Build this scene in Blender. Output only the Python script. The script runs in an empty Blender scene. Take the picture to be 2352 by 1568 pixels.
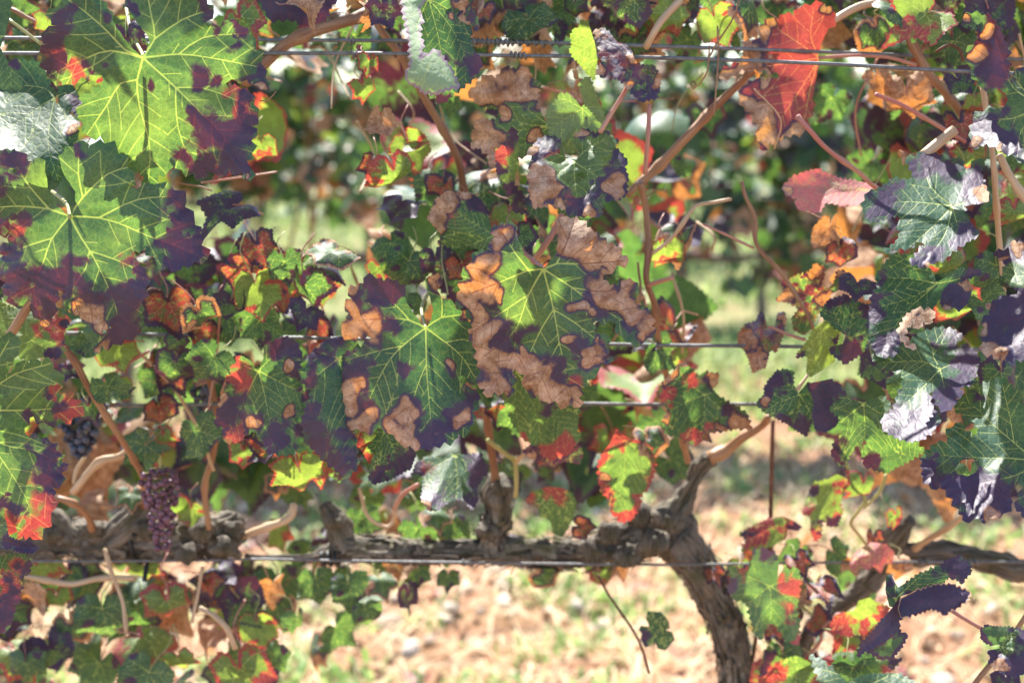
import bpy, math, random, time
import numpy as np
from mathutils import Vector, Matrix
from mathutils.geometry import delaunay_2d_cdt

T0 = time.time()
S = bpy.context.scene
COL = S.collection
R = math.radians

# ------------------------------------------------------------------ camera, sky, sun, exposure
CAM_H, PITCH, LENS = 1.10, R(9.3), 50.0
FV = 2352 * LENS / 36.0                      # focal length in units of a 2352-wide view
cam_d = bpy.data.cameras.new('camera')
cam = bpy.data.objects.new('camera', cam_d)
COL.objects.link(cam)
cam.location = (0, 0, CAM_H)
cam.rotation_euler = (math.pi / 2 - PITCH, 0, 0)
cam_d.lens = LENS
cam_d.sensor_width = 36
cam_d.clip_start = 0.02
cam_d.clip_end = 2000
cam_d.dof.use_dof = True
cam_d.dof.focus_distance = 0.95
cam_d.dof.aperture_fstop = 6.2
S.camera = cam

SUN_EL, SUN_AZ = R(54), R(-16)               # behind the row, a little to the left
SUN_DIR = Vector((math.sin(SUN_AZ) * math.cos(SUN_EL), math.cos(SUN_AZ) * math.cos(SUN_EL), math.sin(SUN_EL)))
world = bpy.data.worlds.new('World')
S.world = world
world.use_nodes = True
wn = world.node_tree.nodes
wn.clear()
w_out = wn.new('ShaderNodeOutputWorld')
w_bg = wn.new('ShaderNodeBackground')
w_sky = wn.new('ShaderNodeTexSky')
w_sky.sky_type = 'NISHITA'
w_sky.sun_disc = False
w_sky.sun_elevation = SUN_EL
w_sky.sun_rotation = SUN_AZ
w_sky.air_density = 1.0
w_sky.dust_density = 0.4
w_sky.ozone_density = 2.0
w_bg.inputs['Strength'].default_value = 0.115
world.node_tree.links.new(w_sky.outputs[0], w_bg.inputs[0])
world.node_tree.links.new(w_bg.outputs[0], w_out.inputs[0])

sun_d = bpy.data.lights.new('sun', 'SUN')
sun_d.energy = 5.0
sun_d.angle = R(0.55)
sun_d.color = (1.0, 0.955, 0.88)
sun = bpy.data.objects.new('sun', sun_d)
COL.objects.link(sun)
sun.location = SUN_DIR * 20
sun.rotation_euler = (-SUN_DIR).to_track_quat('-Z', 'Y').to_euler()

S.view_settings.view_transform = 'Standard'
S.view_settings.look = 'None'
S.view_settings.gamma = 1.0
S.view_settings.use_curve_mapping = False
S.view_settings.exposure = 1.65
S.cycles.use_denoising = True
S.cycles.max_bounces = 8
S.cycles.diffuse_bounces = 5
S.cycles.glossy_bounces = 3
S.cycles.transmission_bounces = 5
S.cycles.transparent_max_bounces = 6
S.cycles.caustics_reflective = False
S.cycles.caustics_refractive = False
S.cycles.sample_clamp_indirect = 6.0

# ------------------------------------------------------------------ basics
RNG = np.random.default_rng(7)
random.seed(7)
CP, SP = math.cos(PITCH), math.sin(PITCH)
A_RIGHT = np.array([1.0, 0, 0])
A_UP = np.array([0, SP, CP])
A_FWD = np.array([0, CP, -SP])
CPOS = np.array([0, 0, CAM_H])


def at(x, y, d):
    """Point at distance d along the axis, seen at x, y of a 2352 x 1568 view; arrays allowed."""
    x = np.asarray(x, float); y = np.asarray(y, float); d = np.asarray(d, float)
    k = (x - 1176.0) / FV; m = -(y - 784.0) / FV
    return CPOS + d[..., None] * (A_FWD + k[..., None] * A_RIGHT + m[..., None] * A_UP)


def link(o, parent=None):
    COL.objects.link(o)
    if parent is not None:
        o.parent = parent
    return o


def mesh_np(name, V, F, mat, smooth=True):
    """Triangle or quad mesh from arrays."""
    me = bpy.data.meshes.new(name)
    V = np.asarray(V, np.float32); F = np.asarray(F, np.int32)
    n, k = F.shape
    me.vertices.add(len(V)); me.vertices.foreach_set('co', V.ravel())
    me.loops.add(n * k); me.loops.foreach_set('vertex_index', F.ravel())
    me.polygons.add(n)
    me.polygons.foreach_set('loop_start', np.arange(0, n * k, k, dtype=np.int32))
    me.polygons.foreach_set('loop_total', np.full(n, k, np.int32))
    me.polygons.foreach_set('use_smooth', np.full(n, smooth, bool))
    me.update(calc_edges=True)
    if mat is not None:
        me.materials.append(mat)
    return me


def set_uv(me, uv):
    lay = me.uv_layers.new(name='UVMap')
    li = np.empty(len(me.loops), np.int32); me.loops.foreach_get('vertex_index', li)
    lay.data.foreach_set('uv', np.asarray(uv, np.float32)[li].ravel())


def set_col(me, name, arr):
    a = me.attributes.new(name, 'FLOAT_COLOR', 'POINT')
    a.data.foreach_set('color', np.asarray(arr, np.float32).ravel())


def tag(o, label=None, cat=None, group=None, kind=None):
    if label: o['label'] = label
    if cat: o['category'] = cat
    if group: o['group'] = group
    if kind: o['kind'] = kind
    return o


def empty(name, loc, label, cat, group=None):
    o = bpy.data.objects.new(name, None)
    o.empty_display_size = 0.05
    o.location = loc
    link(o)
    return tag(o, label, cat, group)


def put(o, root, M=None):
    """Parent o to root while keeping its world placement (roots carry only a location)."""
    o.parent = root
    off = Matrix.Translation(-Vector(root.location))
    o.matrix_local = off @ (M if M is not None else Matrix.Identity(4))
    return o


class Sines:
    """Cheap smooth noise in 2 or 3 dimensions."""
    def __init__(self, dim, scale, n=14, seed=0):
        r = np.random.default_rng(seed)
        self.k = r.normal(size=(n, dim)) * scale
        self.p = r.uniform(0, 6.283, n)
    def __call__(self, P):
        return np.sin(P @ self.k.T + self.p).sum(1) / math.sqrt(len(self.p) / 2.0)

# ------------------------------------------------------------------ materials


class NT:
    def __init__(self, name):
        self.m = bpy.data.materials.new(name)
        self.m.use_nodes = True
        self.t = self.m.node_tree
        self.t.nodes.clear()
        self.out = self.t.nodes.new('ShaderNodeOutputMaterial')
    def n(self, typ, **kw):
        nd = self.t.nodes.new(typ)
        for k, v in kw.items():
            setattr(nd, k, v)
        return nd
    def l(self, a, b):
        self.t.links.new(a, b)
    def val(self, sock, v):
        if hasattr(v, 'is_output'):
            self.l(v, sock)
        else:
            if isinstance(v, tuple) and len(v) == 3 and sock.type == 'RGBA':
                v = (*v, 1)
            sock.default_value = v
    def math(self, op, a, b=0.0, c=0.0, clamp=False):
        nd = self.n('ShaderNodeMath', operation=op, use_clamp=clamp)
        self.val(nd.inputs[0], a); self.val(nd.inputs[1], b); self.val(nd.inputs[2], c)
        return nd.outputs[0]
    def step(self, v, a, b):
        nd = self.n('ShaderNodeMapRange', interpolation_type='SMOOTHSTEP')
        self.val(nd.inputs['Value'], v)
        nd.inputs['From Min'].default_value = a; nd.inputs['From Max'].default_value = b
        return nd.outputs['Result']
    def mix(self, f, a, b, mode='MIX'):
        nd = self.n('ShaderNodeMix', data_type='RGBA', blend_type=mode)
        self.val(nd.inputs[0], f); self.val(nd.inputs[6], a); self.val(nd.inputs[7], b)
        return nd.outputs[2]
    def noise(self, vec, scale, detail=3.0, rough=0.5, dist=0.0):
        nd = self.n('ShaderNodeTexNoise')
        if vec is not None: self.l(vec, nd.inputs['Vector'])
        nd.inputs['Scale'].default_value = scale; nd.inputs['Detail'].default_value = detail
        nd.inputs['Roughness'].default_value = rough; nd.inputs['Distortion'].default_value = dist
        return nd
    def bump(self, h, strength, dist):
        nd = self.n('ShaderNodeBump')
        nd.inputs['Strength'].default_value = strength; nd.inputs['Distance'].default_value = dist
        self.l(h, nd.inputs['Height'])
        return nd.outputs[0]
    def princ(self, col, rough, normal=None, spec=0.5, **kw):
        p = self.n('ShaderNodeBsdfPrincipled')
        self.val(p.inputs['Base Color'], col); self.val(p.inputs['Roughness'], rough)
        self.val(p.inputs['Specular IOR Level'], spec)
        if normal is not None: self.l(normal, p.inputs['Normal'])
        for k, v in kw.items():
            self.val(p.inputs[k], v)
        return p.outputs[0]
    def end(self, sh):
        self.l(sh, self.out.inputs['Surface'])
        return self.m


def make_leaf_material():
    t = NT('vine_leaf')
    uv = t.n('ShaderNodeUVMap', uv_map='UVMap').outputs[0]
    wob = t.noise(uv, 90, 2.0)
    off = t.n('ShaderNodeVectorMath', operation='SCALE'); t.l(wob.outputs['Color'], off.inputs[0]); off.inputs['Scale'].default_value = 0.004
    add = t.n('ShaderNodeVectorMath', operation='ADD'); t.l(uv, add.inputs[0]); t.l(off.outputs[0], add.inputs[1])
    uvw = add.outputs[0]
    vc = t.n('ShaderNodeTexVoronoi', feature='F1'); t.l(uvw, vc.inputs['Vector']); vc.inputs['Scale'].default_value = 215
    ve = t.n('ShaderNodeTexVoronoi', feature='DISTANCE_TO_EDGE'); t.l(uvw, ve.inputs['Vector']); ve.inputs['Scale'].default_value = 215
    ve2 = t.n('ShaderNodeTexVoronoi', feature='DISTANCE_TO_EDGE'); t.l(uvw, ve2.inputs['Vector']); ve2.inputs['Scale'].default_value = 600
    sepc = t.n('ShaderNodeSeparateColor'); t.l(vc.outputs['Color'], sepc.inputs[0])
    cell = t.math('SUBTRACT', sepc.outputs[0], 0.5)
    nz = t.math('SUBTRACT', t.noise(uv, 45, 5.0, 0.6).outputs[0], 0.5)
    nf = t.noise(uv, 260, 4.0, 0.65).outputs[0]
    pig = t.n('ShaderNodeAttribute', attribute_name='pig')
    sp = t.n('ShaderNodeSeparateColor'); t.l(pig.outputs['Color'], sp.inputs[0])
    vn = t.n('ShaderNodeAttribute', attribute_name='vein')
    sv = t.n('ShaderNodeSeparateColor'); t.l(vn.outputs['Color'], sv.inputs[0])
    oi = t.n('ShaderNodeObjectInfo')
    pert = t.math('ADD', t.math('MULTIPLY', cell, 0.28), t.math('MULTIPLY', nz, 0.6))
    mp = t.step(t.math('ADD', sp.outputs[0], pert), 0.32, 0.66)
    mr = t.step(t.math('ADD', sp.outputs[2], pert), 0.36, 0.66)
    bsum = t.math('ADD', sp.outputs[1], t.math('MULTIPLY', nz, 0.95))
    mb = t.step(bsum, 0.43, 0.58)
    rim = t.step(bsum, 0.24, 0.44)
    mp = t.math('MAXIMUM', mp, rim)
    yel = t.math('ADD', vn.outputs['Alpha'], t.math('MULTIPLY', nz, 0.3), clamp=True)
    # veins
    mv = t.step(sv.outputs[0], 1.5, 0.7)
    ms = t.math('MULTIPLY', t.step(sv.outputs[1], 1.5, 0.6), 0.85)
    m3 = t.math('MULTIPLY', t.step(ve.outputs['Distance'], 0.085, 0.03), 0.26)
    m4 = t.math('MULTIPLY', t.step(ve2.outputs['Distance'], 0.11, 0.03), 0.12)
    vref = t.math('MAXIMUM', t.math('MAXIMUM', mv, t.math('MULTIPLY', ms, 0.7)), t.math('MULTIPLY', m3, 0.35))
    vmask = t.math('MAXIMUM', t.math('MAXIMUM', mv, ms), t.math('MAXIMUM', m3, m4))
    # reflected pigment
    tone = t.math('MULTIPLY_ADD', nz, 0.7, t.math('MULTIPLY_ADD', nf, 0.5, 0.75))
    rg = t.mix(yel, (0.018, 0.060, 0.042), (0.11, 0.17, 0.04))
    rg = t.mix(mr, rg, (0.19, 0.045, 0.052))
    rg = t.mix(mp, rg, (0.050, 0.040, 0.072))
    brown = t.mix(t.step(t.noise(uv, 95, 6.0, 0.75).outputs[0], 0.30, 0.62), (0.11, 0.07, 0.05), (0.50, 0.37, 0.26))
    brown = t.mix(t.step(bsum, 0.5, 0.9), t.mix(0.5, brown, (0.20, 0.10, 0.05)), brown)
    rg = t.mix(mb, rg, brown)
    rg = t.mix(1.0, rg, t.n('ShaderNodeCombineColor').outputs[0], 'MIX') if False else rg
    hsv = t.n('ShaderNodeHueSaturation'); t.l(rg, hsv.inputs['Color']); t.l(tone, hsv.inputs['Value'])
    rg = hsv.outputs[0]
    pale = t.mix(mb, t.mix(mp, t.mix(mr, (0.22, 0.30, 0.17), (0.48, 0.20, 0.20)), (0.30, 0.22, 0.24)), (0.50, 0.36, 0.24))
    geo = t.n('ShaderNodeNewGeometry')
    under = t.math('MAXIMUM', pig.outputs['Alpha'], t.math('MULTIPLY', geo.outputs['Backfacing'], 0.8))
    rg = t.mix(under, rg, pale)
    vr = t.mix(mp, (0.34, 0.40, 0.13), (0.075, 0.036, 0.055))
    vr = t.mix(mb, vr, (0.12, 0.06, 0.045))
    vref = t.math('MAXIMUM', vref, t.math('MULTIPLY', mb, t.math('MULTIPLY', vmask, 0.8)))
    rg = t.mix(t.math('MULTIPLY', vref, 0.8), rg, vr)
    # transmitted pigment
    tg = t.mix(yel, (0.034, 0.088, 0.016), (0.18, 0.235, 0.026))
    tg = t.mix(mr, tg, (0.185, 0.021, 0.014))
    tg = t.mix(mp, tg, (0.017, 0.002, 0.004))
    tg = t.mix(mb, tg, (0.20, 0.075, 0.012))
    vt = t.mix(mp, t.mix(mr, (0.20, 0.26, 0.03), (0.34, 0.05, 0.02)), (0.06, 0.008, 0.008))
    vt = t.mix(mb, vt, (0.12, 0.03, 0.01))
    tg = t.mix(t.math('MULTIPLY', vmask, 0.9), tg, vt)
    tg = t.mix(1.0, tg, oi.outputs['Color'], 'MULTIPLY')
    mott = t.math('MULTIPLY_ADD', nz, 1.5, t.math('MULTIPLY_ADD', nf, 0.9, 0.55))
    hs2 = t.n('ShaderNodeHueSaturation'); t.l(tg, hs2.inputs['Color']); t.l(mott, hs2.inputs['Value']); tg = hs2.outputs[0]
    speck = t.math('MULTIPLY', t.step(t.noise(uv, 700, 2.0, 0.5).outputs[0], 0.66, 0.72), 0.6)
    rg = t.mix(speck, rg, (0.06, 0.035, 0.03)); tg = t.mix(speck, tg, (0.05, 0.01, 0.005))
    # relief
    h = t.math('MULTIPLY', t.math('MINIMUM', ve.outputs['Distance'], 0.3), 1.6)
    h = t.math('SUBTRACT', h, t.math('MULTIPLY', t.math('MAXIMUM', mv, ms), 0.5))
    h = t.math('ADD', h, t.math('MULTIPLY', nf, t.math('MULTIPLY_ADD', mb, 4.0, 0.25)))
    nb = t.bump(h, 0.32, 0.0009)
    rough = t.math('MULTIPLY_ADD', mb, 0.3, t.math('MULTIPLY_ADD', nf, 0.22, 0.42))
    rough = t.math('MULTIPLY_ADD', under, 0.2, rough)
    spec = t.math('MULTIPLY_ADD', mb, -0.22, 0.33)
    p = t.princ(rg, rough, nb, spec)
    tr = t.n('ShaderNodeBsdfTranslucent'); t.l(tg, tr.inputs['Color'])
    ad = t.n('ShaderNodeAddShader'); t.l(p, ad.inputs[0]); t.l(tr.outputs[0], ad.inputs[1])
    return t.end(ad.outputs[0])


def make_bark(name, dark, light, sx, sl, moss=0.0):
    t = NT(name)
    uv = t.n('ShaderNodeUVMap', uv_map='UVMap').outputs[0]
    mp = t.n('ShaderNodeMapping'); t.l(uv, mp.inputs[0]); mp.inputs['Scale'].default_value = (sx, sl, 1)
    a = t.noise(mp.outputs[0], 1.0, 6.0, 0.65, 1.2).outputs[0]
    tc = t.n('ShaderNodeTexCoord').outputs['Object']
    b = t.noise(tc, 35, 4.0).outputs[0]
    c = t.mix(t.step(a, 0.32, 0.68), dark, light)
    c = t.mix(t.math('MULTIPLY', t.step(b, 0.5, 0.75), moss), c, (0.10, 0.10, 0.03))
    nb = t.bump(t.math('MULTIPLY_ADD', b, 0.4, a), 0.9, 0.006)
    return t.end(t.princ(c, 0.85, nb, 0.25))


def make_cane(name, c1, c2, rough=0.5):
    t = NT(name)
    uv = t.n('ShaderNodeUVMap', uv_map='UVMap').outputs[0]
    mp = t.n('ShaderNodeMapping'); t.l(uv, mp.inputs[0]); mp.inputs['Scale'].default_value = (9, 40, 1)
    a = t.noise(mp.outputs[0], 1.0, 4.0, 0.6).outputs[0]
    tc = t.n('ShaderNodeTexCoord').outputs['Object']
    b = t.noise(tc, 18, 3.0).outputs[0]
    c = t.mix(t.step(t.math('ADD', t.math('MULTIPLY', a, 0.5), t.math('MULTIPLY', b, 0.5)), 0.35, 0.65), c1, c2)
    return t.end(t.princ(c, rough, t.bump(a, 0.4, 0.001), 0.4))


def make_plain(name, c1, c2, scale, rough, metal=0.0, bump=0.3, bd=0.002, spec=0.5):
    t = NT(name)
    tc = t.n('ShaderNodeTexCoord').outputs['Object']
    a = t.noise(tc, scale, 5.0, 0.6).outputs[0]
    c = t.mix(t.step(a, 0.3, 0.7), c1, c2)
    return t.end(t.princ(c, rough, t.bump(a, bump, bd), spec, Metallic=metal))


def make_soil():
    t = NT('vineyard_soil')
    tc = t.n('ShaderNodeTexCoord').outputs['Object']
    a = t.noise(tc, 1.3, 5.0, 0.6).outputs[0]
    b = t.noise(tc, 22, 6.0, 0.7).outputs[0]
    c = t.mix(t.step(b, 0.35, 0.65), (0.20, 0.095, 0.050), (0.40, 0.24, 0.15))
    sep = t.n('ShaderNodeSeparateXYZ'); t.l(tc, sep.inputs[0])
    far = t.step(sep.outputs['Y'], 5.2, 6.4)
    g = t.mix(t.noise(tc, 9, 4.0).outputs[0], (0.09, 0.14, 0.045), (0.23, 0.24, 0.11))
    f = t.math('MULTIPLY_ADD', far, 0.8, t.math('MULTIPLY', t.step(a, 0.5, 0.7), 0.4), clamp=True)
    f = t.math('MULTIPLY', f, t.step(t.noise(tc, 5, 5.0, 0.7).outputs[0], 0.28, 0.5))
    c = t.mix(f, c, g)
    return t.end(t.princ(c, 0.95, t.bump(b, 0.7, 0.02), 0.15))


def make_grass():
    t = NT('grass_blades')
    at_ = t.n('ShaderNodeAttribute', attribute_name='tone')
    p = t.princ(at_.outputs['Color'], 0.6, None, 0.3)
    tr = t.n('ShaderNodeBsdfTranslucent'); t.l(at_.outputs['Color'], tr.inputs['Color'])
    ad = t.n('ShaderNodeAddShader'); t.l(p, ad.inputs[0]); t.l(tr.outputs[0], ad.inputs[1])
    return t.end(ad.outputs[0])


def make_stone():
    t = NT('limestone')
    tc = t.n('ShaderNodeTexCoord').outputs['Object']
    oi = t.n('ShaderNodeObjectInfo').outputs['Random']
    a = t.noise(tc, 30, 5.0, 0.6).outputs[0]
    c = t.mix(t.step(a, 0.3, 0.7), (0.50, 0.40, 0.30), (0.68, 0.60, 0.50))
    c = t.mix(t.math('MULTIPLY', oi, 0.5), c, (0.46, 0.27, 0.16))
    return t.end(t.princ(c, 0.85, t.bump(a, 0.5, 0.005), 0.3))


def make_grape(name, c1, c2):
    t = NT(name)
    tc = t.n('ShaderNodeTexCoord').outputs['Object']
    oi = t.n('ShaderNodeObjectInfo').outputs['Random']
    a = t.noise(tc, 160, 4.0, 0.6).outputs[0]
    c = t.mix(t.step(t.math('ADD', a, t.math('MULTIPLY', oi, 0.3)), 0.4, 0.85), c1, c2)
    return t.end(t.princ(c, 0.45, t.bump(a, 0.25, 0.001), 0.5))


M_LEAF = make_leaf_material()
M_BARK = make_bark('old_vine_bark', (0.06, 0.052, 0.044), (0.29, 0.25, 0.20), 7, 22, 0.6)
M_CANE = make_cane('ripened_cane', (0.20, 0.085, 0.045), (0.42, 0.24, 0.13))
M_CANE_PALE = make_cane('straw_cane', (0.42, 0.27, 0.15), (0.62, 0.46, 0.30))
M_PET_PINK = make_cane('pink_stalk', (0.42, 0.13, 0.13), (0.52, 0.30, 0.20), 0.4)
M_PET_GREEN = make_cane('green_stalk', (0.30, 0.33, 0.10), (0.48, 0.42, 0.20), 0.4)
M_WIRE = make_plain('galvanised_wire', (0.13, 0.135, 0.14), (0.24, 0.245, 0.25), 150, 0.6, 0.5, 0.3, 0.0005)
M_RUST = make_plain('rusty_steel', (0.10, 0.045, 0.03), (0.20, 0.09, 0.055), 90, 0.8, 0.2)
M_BLACK = make_plain('black_rubber', (0.012, 0.012, 0.013), (0.03, 0.03, 0.032), 60, 0.5)
M_SOIL = make_soil()
M_GRASS = make_grass()
M_STONE = make_stone()
M_GRAPE_P = make_grape('shrivelled_purple_grape', (0.075, 0.024, 0.050), (0.23, 0.12, 0.17))
M_GRAPE_B = make_grape('dusty_blue_grape', (0.012, 0.014, 0.030), (0.10, 0.12, 0.18))
print('materials', round(time.time() - T0, 2))

# ------------------------------------------------------------------ tubes (trunks, canes, stalks, wires)


def catmull(P, step):
    P = np.asarray(P, float)
    if len(P) < 3:
        n = max(2, int(np.linalg.norm(P[-1][:3] - P[0][:3]) / step) + 1)
        return P[0] + (P[-1] - P[0]) * np.linspace(0, 1, n)[:, None]
    Q = np.vstack([2 * P[0] - P[1], P, 2 * P[-1] - P[-2]])
    out = []
    for i in range(1, len(Q) - 2):
        p0, p1, p2, p3 = Q[i - 1], Q[i], Q[i + 1], Q[i + 2]
        n = max(1, int(np.linalg.norm((p2 - p1)[:3]) / step))
        t = np.linspace(0, 1, n, endpoint=False)[:, None]
        out.append(0.5 * (2 * p1 + (p2 - p0) * t + (2 * p0 - 5 * p1 + 4 * p2 - p3) * t ** 2 + (3 * p1 - p0 - 3 * p2 + p3) * t ** 3))
    out.append(P[-1:])
    return np.vstack(out)


def tube_arrays(P4, seg=10, step=0.006, rough=0.0, rscale=60.0, seed=0, flute=0.0, nodes=0.0):
    """P4: rows x, y, z, radius. Returns vertices, triangles, uv."""
    Q = catmull(P4, step)
    C, rad = Q[:, :3], np.maximum(Q[:, 3], 1e-4)
    n = len(C)
    T = np.gradient(C, axis=0); T /= np.linalg.norm(T, axis=1)[:, None] + 1e-12
    ref = np.array([0.31, -0.83, 0.47])
    N = np.empty_like(C)
    v = ref - T[0] * (ref @ T[0]); v /= np.linalg.norm(v)
    for i in range(n):
        v = v - T[i] * (v @ T[i]); v /= np.linalg.norm(v) + 1e-12
        N[i] = v
    B = np.cross(T, N)
    L = np.concatenate([[0], np.cumsum(np.linalg.norm(np.diff(C, axis=0), axis=1))])
    if nodes > 0:                                     # swollen joints along a cane
        ph = (L + 0.013 * seed) % nodes
        rad = rad * (1 + 0.38 * np.exp(-((ph - nodes / 2) / 0.005) ** 2))
    a = np.linspace(0, 2 * math.pi, seg, endpoint=False)
    ca, sa = np.cos(a), np.sin(a)
    rr = np.repeat(rad[:, None], seg, 1)
    if rough > 0:
        s = Sines(3, 1.0, 18, seed)
        X = np.stack([np.broadcast_to(ca * 2.2, rr.shape), np.broadcast_to(sa * 2.2, rr.shape), np.broadcast_to((L * rscale)[:, None], rr.shape)], -1).reshape(-1, 3)
        d = s(X).reshape(rr.shape)
        if flute > 0:
            s2 = Sines(3, 1.0, 12, seed + 5)
            X2 = np.stack([np.broadcast_to(ca * 5.5, rr.shape), np.broadcast_to(sa * 5.5, rr.shape), np.broadcast_to((L * 45)[:, None], rr.shape)], -1).reshape(-1, 3)
            d = d + flute * s2(X2).reshape(rr.shape)
            s3 = Sines(3, 1.0, 16, seed + 9)
            X3 = np.stack([np.broadcast_to(ca * 7, rr.shape), np.broadcast_to(sa * 7, rr.shape), np.broadcast_to((L * 420)[:, None], rr.shape)], -1).reshape(-1, 3)
            d = d + 0.45 * s3(X3).reshape(rr.shape)
        rr = rr * (1 + rough * d)
    V = C[:, None, :] + rr[..., None] * (ca[None, :, None] * N[:, None, :] + sa[None, :, None] * B[:, None, :])
    V = V.reshape(-1, 3)
    i = np.arange(n - 1)[:, None] * seg; j = np.arange(seg)[None, :]; j2 = (j + 1) % seg
    q = np.stack([i + j, i + j2, i + seg + j2, i + seg + j], -1).reshape(-1, 4)
    F = np.vstack([q[:, [0, 1, 2]], q[:, [0, 2, 3]]])
    c0, c1 = len(V), len(V) + 1
    V = np.vstack([V, C[0] - T[0] * rad[0] * 0.3, C[-1] + T[-1] * rad[-1] * 0.3])
    jj = np.arange(seg)
    F = np.vstack([F, np.stack([np.full(seg, c0), (jj + 1) % seg, jj], -1), np.stack([np.full(seg, c1), (n - 1) * seg + jj, (n - 1) * seg + (jj + 1) % seg], -1)])
    uv = np.stack([np.broadcast_to(np.abs(a / math.pi - 1)[None, :], rr.shape), np.broadcast_to(L[:, None], rr.shape)], -1).reshape(-1, 2)
    uv = np.vstack([uv, [0, 0], [0, L[-1]]])
    return V, F, uv


def join(parts):
    Vs, Fs, Us, k = [], [], [], 0
    for V, F, U in parts:
        Vs.append(V); Fs.append(F + k); Us.append(U); k += len(V)
    return np.vstack(Vs), np.vstack(Fs), np.vstack(Us)


def tube_obj(name, parts, mat, root=None):
    V, F, U = join(parts)
    loc = V.mean(0)
    me = mesh_np(name, V - loc, F, mat); set_uv(me, U)
    o = bpy.data.objects.new(name, me)
    link(o)
    if root is not None:
        put(o, root, Matrix.Translation(loc))
    else:
        o.location = loc
    return o


def px(points, d=None, w=None):
    """View points (x, y[, depth[, width]]) -> rows x, y, z, radius; width in view units."""
    out = []
    for p in points:
        dd = p[2] if len(p) > 2 else d
        ww = p[3] if len(p) > 3 else w
        out.append([*at(p[0], p[1], dd), 0.5 * ww / FV * dd])
    return np.array(out)

# ------------------------------------------------------------------ leaves


def crop(k, pts):
    """Points measured in one ninth of the photograph -> view units."""
    c, r = k % 3, k // 3
    P = np.array(pts, float).reshape(-1, 2)
    return P * 0.3335 + np.array([784.4 * c, 522.5 * r])


def seg_dist(P, A, B):
    """Distance of every point to every segment; returns (n, m)."""
    d = B - A
    L2 = (d * d).sum(1) + 1e-12
    w = P[:, None, :] - A[None]
    t = np.clip((w * d[None]).sum(2) / L2[None], 0, 1)
    e = w - t[..., None] * d[None]
    return np.sqrt((e * e).sum(2)), t


def min_seg_dist(P, A, B, chunk=4000):
    out = np.empty(len(P)); idx = np.empty(len(P), int); tt = np.empty(len(P))
    for s in range(0, len(P), chunk):
        D, t = seg_dist(P[s:s + chunk], A, B)
        k = D.argmin(1); r = np.arange(len(k))
        out[s:s + chunk] = D[r, k]; idx[s:s + chunk] = k; tt[s:s + chunk] = t[r, k]
    return out, idx, tt


def inside(P, poly):
    x, y = P[:, 0], P[:, 1]
    r = np.zeros(len(P), bool)
    a = poly; b = np.roll(poly, -1, 0)
    for (x1, y1), (x2, y2) in zip(a, b):
        c = (y1 > y) != (y2 > y)
        if y1 != y2:
            r ^= c & (x < (x2 - x1) * (y - y1) / (y2 - y1) + x1)
    return r


def teeth(poly, J, size, amt, rng):
    """Adds small saw teeth and wobble between the measured outline points."""
    area = 0.5 * np.sum(poly[:, 0] * np.roll(poly[:, 1], -1) - np.roll(poly[:, 0], -1) * poly[:, 1])
    sgn = 1.0 if area > 0 else -1.0
    out = []
    n = len(poly)
    for i in range(n):
        a, b = poly[i], poly[(i + 1) % n]
        out.append(a)
        L = np.linalg.norm(b - a)
        mid = (a + b) / 2
        near = np.linalg.norm(mid - J) < size * 0.24
        if L < size * 0.035:
            continue
        nrm = np.array([(b - a)[1], -(b - a)[0]]) / L * sgn
        k = max(1, int(round(L / (size * 0.062))))
        for q in range(k):
            t0 = (q + 0.5 + rng.uniform(-0.12, 0.12)) / k
            h = L / k * amt * (0.12 if near else rng.uniform(0.55, 1.15))
            out.append(a + (b - a) * t0 + nrm * h)
            if q < k - 1:
                out.append(a + (b - a) * (q + 1) / k - nrm * h * 0.25)
    return np.array(out)


def clean_poly(P, eps):
    keep = [P[0]]
    for p in P[1:]:
        if np.linalg.norm(p - keep[-1]) > eps:
            keep.append(p)
    if np.linalg.norm(keep[0] - keep[-1]) < eps:
        keep.pop()
    return np.array(keep)


def branch_veins(mains, J, size, rng):
    """Side veins leaving each main vein; stops where another main vein is nearer."""
    segs = []
    mA = np.vstack([m[:-1] for m in mains]); mB = np.vstack([m[1:] for m in mains])
    own = np.concatenate([np.full(len(m) - 1, i) for i, m in enumerate(mains)])
    gap = size * 0.085
    for i, m in enumerate(mains):
        d = np.linalg.norm(np.diff(m, axis=0), axis=1); L = np.concatenate([[0], np.cumsum(d)])
        s = gap * rng.uniform(1.2, 1.6); side = 1
        while s < L[-1] * 0.95:
            k = min(np.searchsorted(L, s) - 1, len(d) - 1)
            p = m[k] + (m[k + 1] - m[k]) * (s - L[k]) / d[k]
            dr = (m[k + 1] - m[k]) / d[k]
            ang = side * R(rng.uniform(46, 60))
            v = np.array([dr[0] * math.cos(ang) - dr[1] * math.sin(ang), dr[0] * math.sin(ang) + dr[1] * math.cos(ang)])
            q = p
            st = size * 0.03
            maxn = int((L[-1] - s) * 0.75 / st) + 3
            for _ in range(maxn):
                turn = -side * R(2.2)
                v = np.array([v[0] * math.cos(turn) - v[1] * math.sin(turn), v[0] * math.sin(turn) + v[1] * math.cos(turn)])
                q2 = q + v * st
                D, _t = seg_dist(q2[None], mA, mB)
                if own[D[0].argmin()] != i:
                    segs.append((q, q2)); break
                segs.append((q, q2)); q = q2
            side = -side
            s += gap * rng.uniform(0.42, 0.62)
    return segs


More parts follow.
